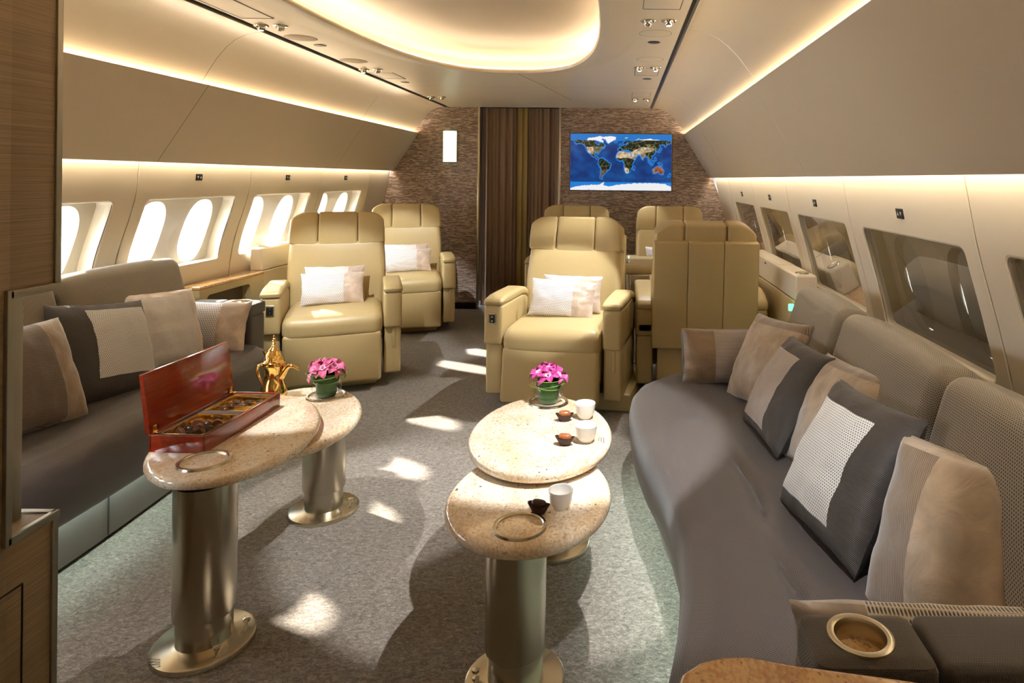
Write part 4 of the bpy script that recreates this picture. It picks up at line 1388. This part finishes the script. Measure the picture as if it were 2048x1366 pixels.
# ---------------------------------------------------------------- chocolate box
BX, BY, BZ = -1.437, 2.375, .545
bx_ = thing('chocolate_box', 'open red lacquered wooden box of chocolates on the left granite table', 'box', (BX, BY, BZ), R(-2))
w2, l2, h_ = .094, .222, .056
g = G()
g.rcube((0, 0, .003), (w2 * 2, l2 * 2, .006), .002, 2, 0)
for s in (-1, 1):
    g.rcube((s * (w2 - .004), 0, h_ / 2), (.008, l2 * 2, h_), .0015, 2, 0)
    g.rcube((0, s * (l2 - .004), h_ / 2), (w2 * 2 - .002, .008, h_), .0015, 2, 0)
g.obj('tray', 'mahogany', bx_)
g = G()
for s in (-1, 1):
    g.rcube((s * (w2 - .013), 0, .044), (.010, l2 * 2 - .018, .018), .002, 2, 0)
    g.rcube((0, s * (l2 - .015), .044), (w2 * 2 - .034, .014, .018), .002, 2, 0)
g.rcube((0, .005, .044), (w2 * 2 - .034, .030, .018), .002, 2, 0)
g.obj('lining', 'velvetlining', bx_)
for y0, y1 in ((-l2 + .024, -.012), (.022, l2 - .024)):
    g = G()
    xs0, xs1 = -w2 + .019, w2 - .019
    g.rcube(((xs0 + xs1) / 2, (y0 + y1) / 2, .020), (xs1 - xs0, y1 - y0, .006), .002, 2, 0)
    for x in (xs0, xs1): g.rcube((x, (y0 + y1) / 2, .036), (.002, y1 - y0, .034), .0008, 1, 0)
    for y in (y0, y1): g.rcube(((xs0 + xs1) / 2, y, .036), (xs1 - xs0, .002, .034), .0008, 1, 0)
    for k in range(1, 4):
        y = y0 + (y1 - y0) * k / 4
        if y0 > 0: g.rcube(((xs0 + xs1) / 2, y, .030), (xs1 - xs0, .003, .016), .001, 1, 0)
    g.obj('gold_tray', 'gold2', bx_)
ml = Matrix.Translation((-w2 + .002, 0, h_ + .002)) @ Matrix.Rotation(R(-97), 4, 'Y')
g = G().rcube((.098, 0, .0075), (.198, l2 * 2, .015), .002, 2, 1, (0, 0, 0), ml)
g.obj('lid', 'mahogany', bx_)
for y in (-l2 + .022, l2 - .022):
    g = G()
    g.rcube((-w2 + .012, y, h_ + .003), (.022, .016, .003), .001, 1, 0)
    g.rcube((-w2 + .003, y, h_ + .014), (.003, .016, .024), .001, 1, 0)
    g.tube([(-w2 + .003, y - .010, h_ + .003), (-w2 + .003, y + .010, h_ + .003)], .0035, 8)
    g.obj('hinge', 'gold', bx_)

def bonbon(name, mat, label, loc, rz, kind, group, sc=1.0):
    g = G()
    if kind == 'ridged':
        n = 22
        rows = []
        for j in range(8):
            p = j / 7
            a = R(90 * p)
            rr = []
            for i in range(44):
                th = 2 * math.pi * i / 44
                k = 1 + .05 * math.cos(11 * th) * math.cos(a)
                rr.append((.0155 * k * math.cos(a) * math.cos(th) + 1e-5 * math.cos(th), .0125 * k * math.cos(a) * math.sin(th) + 1e-5 * math.sin(th), .016 * math.sin(a)))
            rows.append(rr)
        vs_ = g.strip(rows); g.face(list(reversed(vs_[0]))); g.face(vs_[-1])
    elif kind == 'halfmoon':
        out = [(.017 * math.cos(R(180 * i / 14)), .020 * math.sin(R(180 * i / 14)) - .008) for i in range(15)]
        g.prism([(x, z) for x, z in out], -.006, .006, lambda x, z, y: (x, y, z + .008))
    else:
        g.rcube((0, 0, .008), (.034, .018, .015), .0072, 4, 3, (0, 0, .001))
    for v in g.bm.verts: v.co *= sc
    o = g.obj(name, mat, bevel=.0015 if kind == 'halfmoon' else 0)
    o.location = loc; o.rotation_euler = (0, 0, rz)
    tag(o, label, 'chocolate', group)
    return o
cr_, sr_ = math.cos(R(-2)), math.sin(R(-2))
def inbox(x, y, z): return (BX + x * cr_ - y * sr_, BY + x * sr_ + y * cr_, BZ + z)
COLS = ('by the lid', 'second from the lid', 'third from the lid', 'by the right side')
ROWS = ('nearest row', 'second row', 'third row', 'row by the divider')
for r_ in range(4):
    for c_ in range(4):
        kind = 'ridged' if (r_ + c_) % 2 == 0 else 'halfmoon'
        x = -.054 + c_ * .036
        y = -.175 + r_ * .043
        bonbon('chocolate', 'choc' if kind == 'ridged' else 'choc2', ('dark ridged chocolate' if kind == 'ridged' else 'half-moon milk chocolate') + ', near half of box, %s, %s' % (ROWS[r_], COLS[c_]),
               inbox(x, y, .0235), R(random.uniform(-30, 30)), kind, 'chocolates in the near half of the box', 1.12)
for r_ in range(4):
    for c_ in range(3):
        if (r_, c_) in ((1, 1), (1, 2), (2, 2)): continue
        x = -.048 + c_ * .046
        y = .052 + r_ * .040
        bonbon('chocolate', 'choc', 'dark oblong chocolate, far half of box, %s, %s' % (('row by the divider', 'second row', 'third row', 'farthest row')[r_], ('by the lid', 'in the middle', 'by the right side')[c_]),
               inbox(x, y, .0235), R(random.uniform(-25, 25)), 'oblong', 'chocolates in the far half of the box', 1.05)

# ---------------------------------------------------------------- coffee pot
pot = thing('coffee_pot', 'gold Arabic style coffee pot with a pointed lid behind the chocolate box', 'coffee pot', (-1.470, 2.80, .505))
G().lathe([(0, 0), (.048, 0), (.050, .004), (.053, .018), (.0535, .032), (.050, .050), (.043, .070), (.037, .088), (.034, .105), (.035, .122), (.039, .136), (.042, .142), (.0445, .145), (.0445, .150), (.040, .152)], 48).obj('body', 'gold', pot)
G().lathe([(.041, .151), (.046, .153), (.046, .159), (.041, .163), (.038, .174), (.031, .186), (.033, .189), (.027, .198), (.020, .207), (.022, .210), (.014, .218), (.008, .224)], 40).obj('lid', 'gold', pot)
G().lathe([(.008, .222), (.010, .227), (.005, .232), (.009, .238), (.0045, .243), (.008, .248), (.004, .252), (.0065, .257), (.003, .261), (.004, .266), (0, .275)], 24).obj('finial', 'gold', pot)
hp = [(-.040, 0, .146), (-.056, 0, .146), (-.068, 0, .138), (-.071, 0, .122), (-.066, 0, .100), (-.055, 0, .075), (-.044, 0, .055)]
G().tube(hp, [.005, .006, .0065, .0065, .006, .005, .004], 12).obj('handle', 'gold', pot)
sp = [(.030, 0, .095), (.042, 0, .115), (.052, 0, .132), (.066, 0, .142), (.084, 0, .141), (.100, 0, .132), (.108, 0, .124)]
G().tube(sp, [.016, .014, .012, .009, .0075, .006, .003], 14).obj('spout', 'gold', pot)
G().tube([(-.030, 0, .172), (-.036, 0, .188), (-.042, 0, .204)], [.004, .005, .007], 10).obj('thumb_piece', 'gold', pot)

# ---------------------------------------------------------------- flowers in glass bowls
def flower_vase(label, loc, petal, seed, rot, sc=1.0):
    rnd = random.Random(seed)
    t = thing('flower_vase', label, 'vase of flowers', loc, rot, 'orchids in glass bowls')
    G().lathe([(.030, 0), (.036, .002), (.052, .014), (.060, .034), (.061, .050), (.056, .068), (.048, .082), (.047, .086)], 40).obj('glass_bowl', 'vaseglass', t)
    G().lathe([(0, .004), (.038, .004), (.042, .02), (.043, .056), (.0455, .060), (.052, .066), (.053, .094), (.050, .098), (.046, .096)], 36).obj('leaf_wrap', 'leaf', t)
    g = G()
    for k in range(3):
        P = []
        for i in range(40):
            a = 2 * math.pi * i / 40
            r = .056 + .022 * math.cos(a - k * 1.9) ** 2 + .004 * k
            P.append((r * math.cos(a), r * math.sin(a), .078 + k * .010 + .012 * math.sin(a + k * 2)))
        g.tube(P, .0015, 6, closed=True)
    g.obj('vine', 'wire', t)
    spots = [(0, 0, .135, 0, 0)] + [(.042 * math.cos(a), .042 * math.sin(a), .120, a, 42) for a in [2 * math.pi * (i + .3) / 6 for i in range(6)]]
    for (x, y, z, a, tilt) in spots:
        m = Matrix.Translation((x, y, z + rnd.uniform(-.006, .008))) @ Matrix.Rotation(a, 4, 'Z') @ Matrix.Rotation(R(tilt + rnd.uniform(-12, 12)), 4, 'Y') @ Matrix.Rotation(rnd.uniform(0, 6), 4, 'Z')
        g = G()
        for k in range(6):
            pa = 2 * math.pi * k / 6 + rnd.uniform(-.15, .15)
            ln = (.046 if k % 2 else .038) * rnd.uniform(.85, 1.25)
            wd = .013 if k % 2 else .017
            cup = rnd.uniform(.2, .75) if k % 2 == 0 else rnd.uniform(-.5, .4)
            pm = m @ Matrix.Rotation(pa, 4, 'Z')
            def fn(u, v):
                q = v
                ww = wd * math.sin(math.pi * min(1, .10 + .88 * q)) ** .7
                zz = .020 * math.sin(q * 1.7) * (1 + cup) - .026 * q * q + .006 * abs(u) ** 1.5 + .003 * math.sin(9 * q + 3 * u)
                return pm @ Vector((.004 + ln * q, u * ww, zz))
            g.grid(fn, lin(-1, 1, 7), lin(0, 1, 9))
        o = g.obj('blossom', petal, t, sharp=80)
        lp = G()
        lm = m
        def fl(u, v):
            a2 = u * math.pi
            r2 = .004 + .009 * v + .002 * math.sin(5 * a2)
            return lm @ Vector((r2 * math.cos(a2), r2 * math.sin(a2), .006 + .018 * v - .01 * v * v))
        lp.grid(fl, lin(-1, 1, 17), lin(0, 1, 5))
        lp.obj('lip', 'lip', o, sharp=80)
    for ch in [t]:
        t.scale = (sc, sc, sc)
    return t
flower_vase('glass bowl of pink orchids on the left granite table', (-1.265, 2.845, .506), 'petal2', 5, .3)
flower_vase('glass bowl of magenta orchids on the right granite table', (-.285, 2.655, .553), 'petal', 9, 1.3, .95)

# ---------------------------------------------------------------- cups and single chocolates
def cup(label, loc, sc=1.0):
    o = G().lathe([(0, .003), (.018, .003), (.019, 0), (.022, .0), (.023, .004), (.030, .012), (.036, .026), (.0385, .044), (.0405, .060), (.0395, .0615), (.038, .060), (.0362, .044), (.033, .027), (.026, .014), (.0, .011)], 44).obj('coffee_cup', 'porcelain')
    o.location = loc; o.scale = (sc, sc, sc)
    tag(o, label, 'cup', 'white handleless coffee cups')
cup('white handleless cup beside the orchids on the right table', (-.128, 2.485, .552), .96)
cup('white handleless cup beside the small print on the right table', (-.113, 2.265, .552), .96)
cup('white handleless cup alone on the lower front table', (-.166, 1.905, .502), .90)
def praline(label, loc, rz, mat):
    t = thing('praline', label, 'chocolate', loc, rz, 'chocolates in paper cups on the granite tables')
    g = G()
    n = 72
    rows = []
    for p in lin(0, 1, 6):
        rr = []
        for i in range(n):
            th = 2 * math.pi * i / n
            k = 1 + .045 * math.cos(24 * th) * (.4 + p)
            a, b = .017 + .013 * p, .012 + .008 * p
            e = abs(math.cos(th)) ** 3
            rr.append((a * k * math.cos(th) * (1 + .10 * p * e), b * k * math.sin(th), .024 * p + .006 * p * e))
        rows.append(rr)
    v = g.strip(rows); g.face(list(reversed(v[0])))
    g.obj('paper_cup', 'papercup', t, sharp=80)
    G().rcube((0, 0, .025), (.046, .031, .022), .0105, 4, 4, (0, 0, .002), None, lambda x, y, z: (x, y * (1 - .35 * abs(x / .02) ** 2), z)).obj('bonbon', mat, t, sharp=70)
praline('almond coloured chocolate in a brown paper cup beside the farther cup', (-.203, 2.455, .552), .1, 'caramel')
praline('chocolate in a brown paper cup beside the nearer cup, higher right table', (-.183, 2.235, .552), -.15, 'caramel')
praline('dark chocolate in a brown paper cup on the lower front table', (-.226, 1.875, .502), -.3, 'choc')

# ---------------------------------------------------------------- granite corner counter at the near right
t = thing('granite_counter', 'tan granite topped counter corner in front of the near sofa arm', 'counter', (.5, .7, 0))
out = [(.10, .40), (1.10, .40), (1.10, .885), (.62, .955), (.40, .997), (.28, 1.018), (.205, 1.036), (.165, 1.034), (.128, 1.022), (.098, .996), (.085, .955), (.085, .90)]
G().slab([(x - .5, y - .7) for x, y in out], .682, .712, .013, 4).obj('worktop', 'granite2', t)
g = G(); g.prism([(x - .5, y - .7) for x, y in [(.14, .42), (1.08, .42), (1.08, .86), (.62, .92), (.20, .98), (.14, .93)]], .0, .682)
g.obj('cabinet_body', 'wood', t, bevel=.004)

# ---------------------------------------------------------------- wood partition at the near left
t = thing('partition', 'grey oak partition with a metal framed handhold notch at the near left', 'partition', (-1.56, 1.0, 0))
PX0, PX1, PY0, PY1 = -1.62, -1.50, .15, 1.752
def pb(name, mat, x0, x1, y0, y1, z0, z1, r=.002):
    return box(name, mat, x0 + 1.56, x1 + 1.56, y0 - 1.0, y1 - 1.0, z0, z1, t, r=r)
NZ0, NZ1, NY = .555, 1.150, 1.618
g = G()
for (y0, y1, z0, z1) in ((PY0, NY, 0, 2.23), (NY - .001, PY1, 0, NZ0), (NY - .001, PY1, NZ1, 2.23)):
    g.rcube((0, (y0 + y1) / 2 - 1.0, (z0 + z1) / 2), (PX1 - PX0, y1 - y0, z1 - z0), .001, 1, 0)
g.obj('panel', 'wood', t)
pb('edge_strip', 'trimmetal', PX0, PX1 + .006, PY1 - .010, PY1 + .008, 0, NZ0 + .004)
pb('edge_strip', 'trimmetal', PX0, PX1 + .006, PY1 - .010, PY1 + .008, NZ1 - .004, 2.23)
nf = G()
nf.rcube((PX1 + 1.56 + .002, NY - .006 - 1, (NZ0 + NZ1) / 2), (.016, .018, NZ1 - NZ0 + .034), .002, 2, 0)
nf.rcube((PX1 + 1.56 + .002, (NY + PY1) / 2 - 1, NZ1 + .006), (.016, PY1 - NY + .016, .020), .002, 2, 0)
nf.rcube((PX1 + 1.56 + .002, (NY + PY1) / 2 - 1, NZ0 - .006), (.016, PY1 - NY + .016, .020), .002, 2, 0)
nf.obj('notch_frame', 'trimmetal', t)
gp = G().rcube((-.020, 1.700 - 1, (NZ0 + NZ1) / 2), (.036, .038, NZ1 - NZ0 + .002), .003, 2, 0)
gp.obj('grab_post', 'wooddark', t)
G().rcube((-.0005, 1.700 - 1, (NZ0 + NZ1) / 2), (.005, .040, NZ1 - NZ0 + .002), .001, 1, 0).obj('post_face', 'trimmetal', t)
dg = G()
for a, b in (((.30, .42), (1.66, .42)), ((1.66, .42), (1.66, .06)), ((.30, .06), (1.66, .06))):
    dg.tube([(PX1 + 1.56, a[0] - 1, a[1]), (PX1 + 1.56, b[0] - 1, b[1])], .0028, 6)
dg.obj('door_gap', 'darkmetal', t)

# ---------------------------------------------------------------- side ledges and consoles
def ledge(xf, s, xface, y0, y1, ztop, label, pocket=None):
    t = thing('side_ledge', label, 'ledge', (xface, (y0 + y1) / 2, 0))
    ox, oy = -xface, -(y0 + y1) / 2
    def bb(nm, mat, xa, xb, ya, yb, za, zb, r=.004):
        a, b = sorted((xa, xb))
        return box(nm, mat, a + ox, b + ox, ya + oy, yb + oy, za, zb, t, r=r)
    xw = xf(.6) - s * .012
    if pocket:
        p0, p1, za, zb = pocket
        g = G()
        hole = rrect(p0, p1, za, zb, .03, 5, 3)
        g.holed(y0, y1, 0, ztop - .022, hole, lambda y, z: (xface + ox, y + oy, z), 3)
        g.strip([[(xface + ox + s * d, y + oy, z) for y, z in hole] for d in (0, .06)])
        g.face([g.bm.verts.new((xface + ox + s * .06, y + oy, z)) for y, z in hole])
        for yy in (y0, y1):
            g.face([g.bm.verts.new(p) for p in ((xface + ox, yy + oy, 0), (xw + ox, yy + oy, 0), (xw + ox, yy + oy, ztop - .022), (xface + ox, yy + oy, ztop - .022))])
        g.obj('body', 'leather2', t, sharp=30)
        bb('pocket_back', 'seam', xface + s * .055, xface + s * .06, p0, p1, za, zb)
        bb('rail', 'chrome', xface + s * .012, xface + s * .020, p0 + .02, p1 - .02, za + .05, za + .056, .001)
    else:
        bb('body', 'leather2', xface, xw, y0, y1, 0, ztop - .022)
    zz = xf(ztop) - s * .012
    bb('granite_top', 'granite2', xface - s * .006, zz, y0, y1, ztop - .022, ztop, .008)
    return t
def console(xf, s, xface, y0, y1, ztop, label, seam_z):
    t = thing('side_console', label, 'console', (xface, (y0 + y1) / 2, 0))
    ox, oy = -xface, -(y0 + y1) / 2
    xt = xf(ztop) - s * .015
    xb = xf(seam_z) - s * .015
    a, b = sorted((xface, xb))
    g = G().rcube(((a + b) / 2 + ox, 0, (seam_z - .002) / 2), (b - a, y1 - y0, seam_z - .002), .006, 2, 0)
    g.obj('lower_body', 'leather2', t)
    a, b = sorted((xface + s * .004, xt))
    g = G().rcube(((a + b) / 2 + ox, 0, (ztop + seam_z) / 2), (b - a, y1 - y0, ztop - seam_z), .014, 3, 1)
    g.obj('upper_body', 'panel', t)
    g = G().rcube(((a + b) / 2 + ox, .10 * (y1 - y0), ztop + .001), ((b - a) * .8, (y1 - y0) * .55, .006), .002, 2, 0)
    g.obj('lid', 'panel', t)
    G().lathe([(.030, 0), (.030, .004), (.034, .006), (.040, .005), (.041, 0)], 32, ((a + b) / 2 + ox, y0 + oy + .10 if False else -(y1 - y0) / 2 + .10, ztop)).obj('cup_holder', 'steel2', t)
    G().rcube((xface + ox + s * .003, .1, ztop - .03), (.006, .05, .012), .002, 1, 0).obj('lid_latch', 'darktrim', t)
    return t
ledge(xl, -1, -2.585, 4.045, 4.775, .765, 'granite topped ledge under the left windows between sofa and console', (4.12, 4.60, .55, .70))
console(xl, -1, -2.600, 4.78, 5.60, .925, 'pale raised console under the left windows behind the near left seat', .76)
ledge(xl, -1, -2.60, 5.605, 7.26, .765, 'granite topped ledge under the left windows by the far corner seat')
ledge(xr, 1, 1.045, 3.50, 3.895, .745, 'granite topped ledge under the right windows at the far end of the sofa')
console(xr, 1, 1.035, 3.90, 5.35, .895, 'pale raised console under the right windows beside the seat shown from behind', .74)
ledge(xr, 1, 1.045, 5.355, 7.26, .745, 'granite topped ledge under the right windows by the bulkhead')
o = G().rcube((1.02, 3.93, .70), (.03, .02, .04), .004, 2, 0).obj('indicator_light', 'greenled')
tag(o, 'small green indicator light low beside the right console', 'light')

# ---------------------------------------------------------------- dining table between the right seats
t = thing('dining_table', 'beige dining table with a metal column between the right hand seats', 'table', (.40, 5.55, 0))
G().rcube((0, 0, .735), (1.20, .66, .075), .03, 4, 2).obj('tabletop', 'leather2', t)
G().rcube((-.245, -.24, .35), (.155, .17, .70), .012, 3, 1).obj('column', 'steel', t)
G().rcube((-.245, -.24, .012), (.24, .26, .024), .008, 2, 0).obj('base_plate', 'steel2', t)
for i, (x, y) in enumerate(((.045, 5.36), (.012, 5.39))):
    o = G().lathe([(0, .002), (.020, .0), (.028, .006), (.032, .03), (.034, .055), (.033, .056), (.029, .03), (.020, .010), (0, .008)], 12).obj('crystal_bowl', 'vaseglass', sharp=10)
    o.location = (x, y, .7735 if i == 0 else .7735)
    if i: o.location.x -= .06
    tag(o, ('cut crystal bowl on the dining table, nearer the column seat' if i == 0 else 'cut crystal bowl on the dining table, half behind the reclined seat'), 'bowl', 'crystal bowls on the dining table')
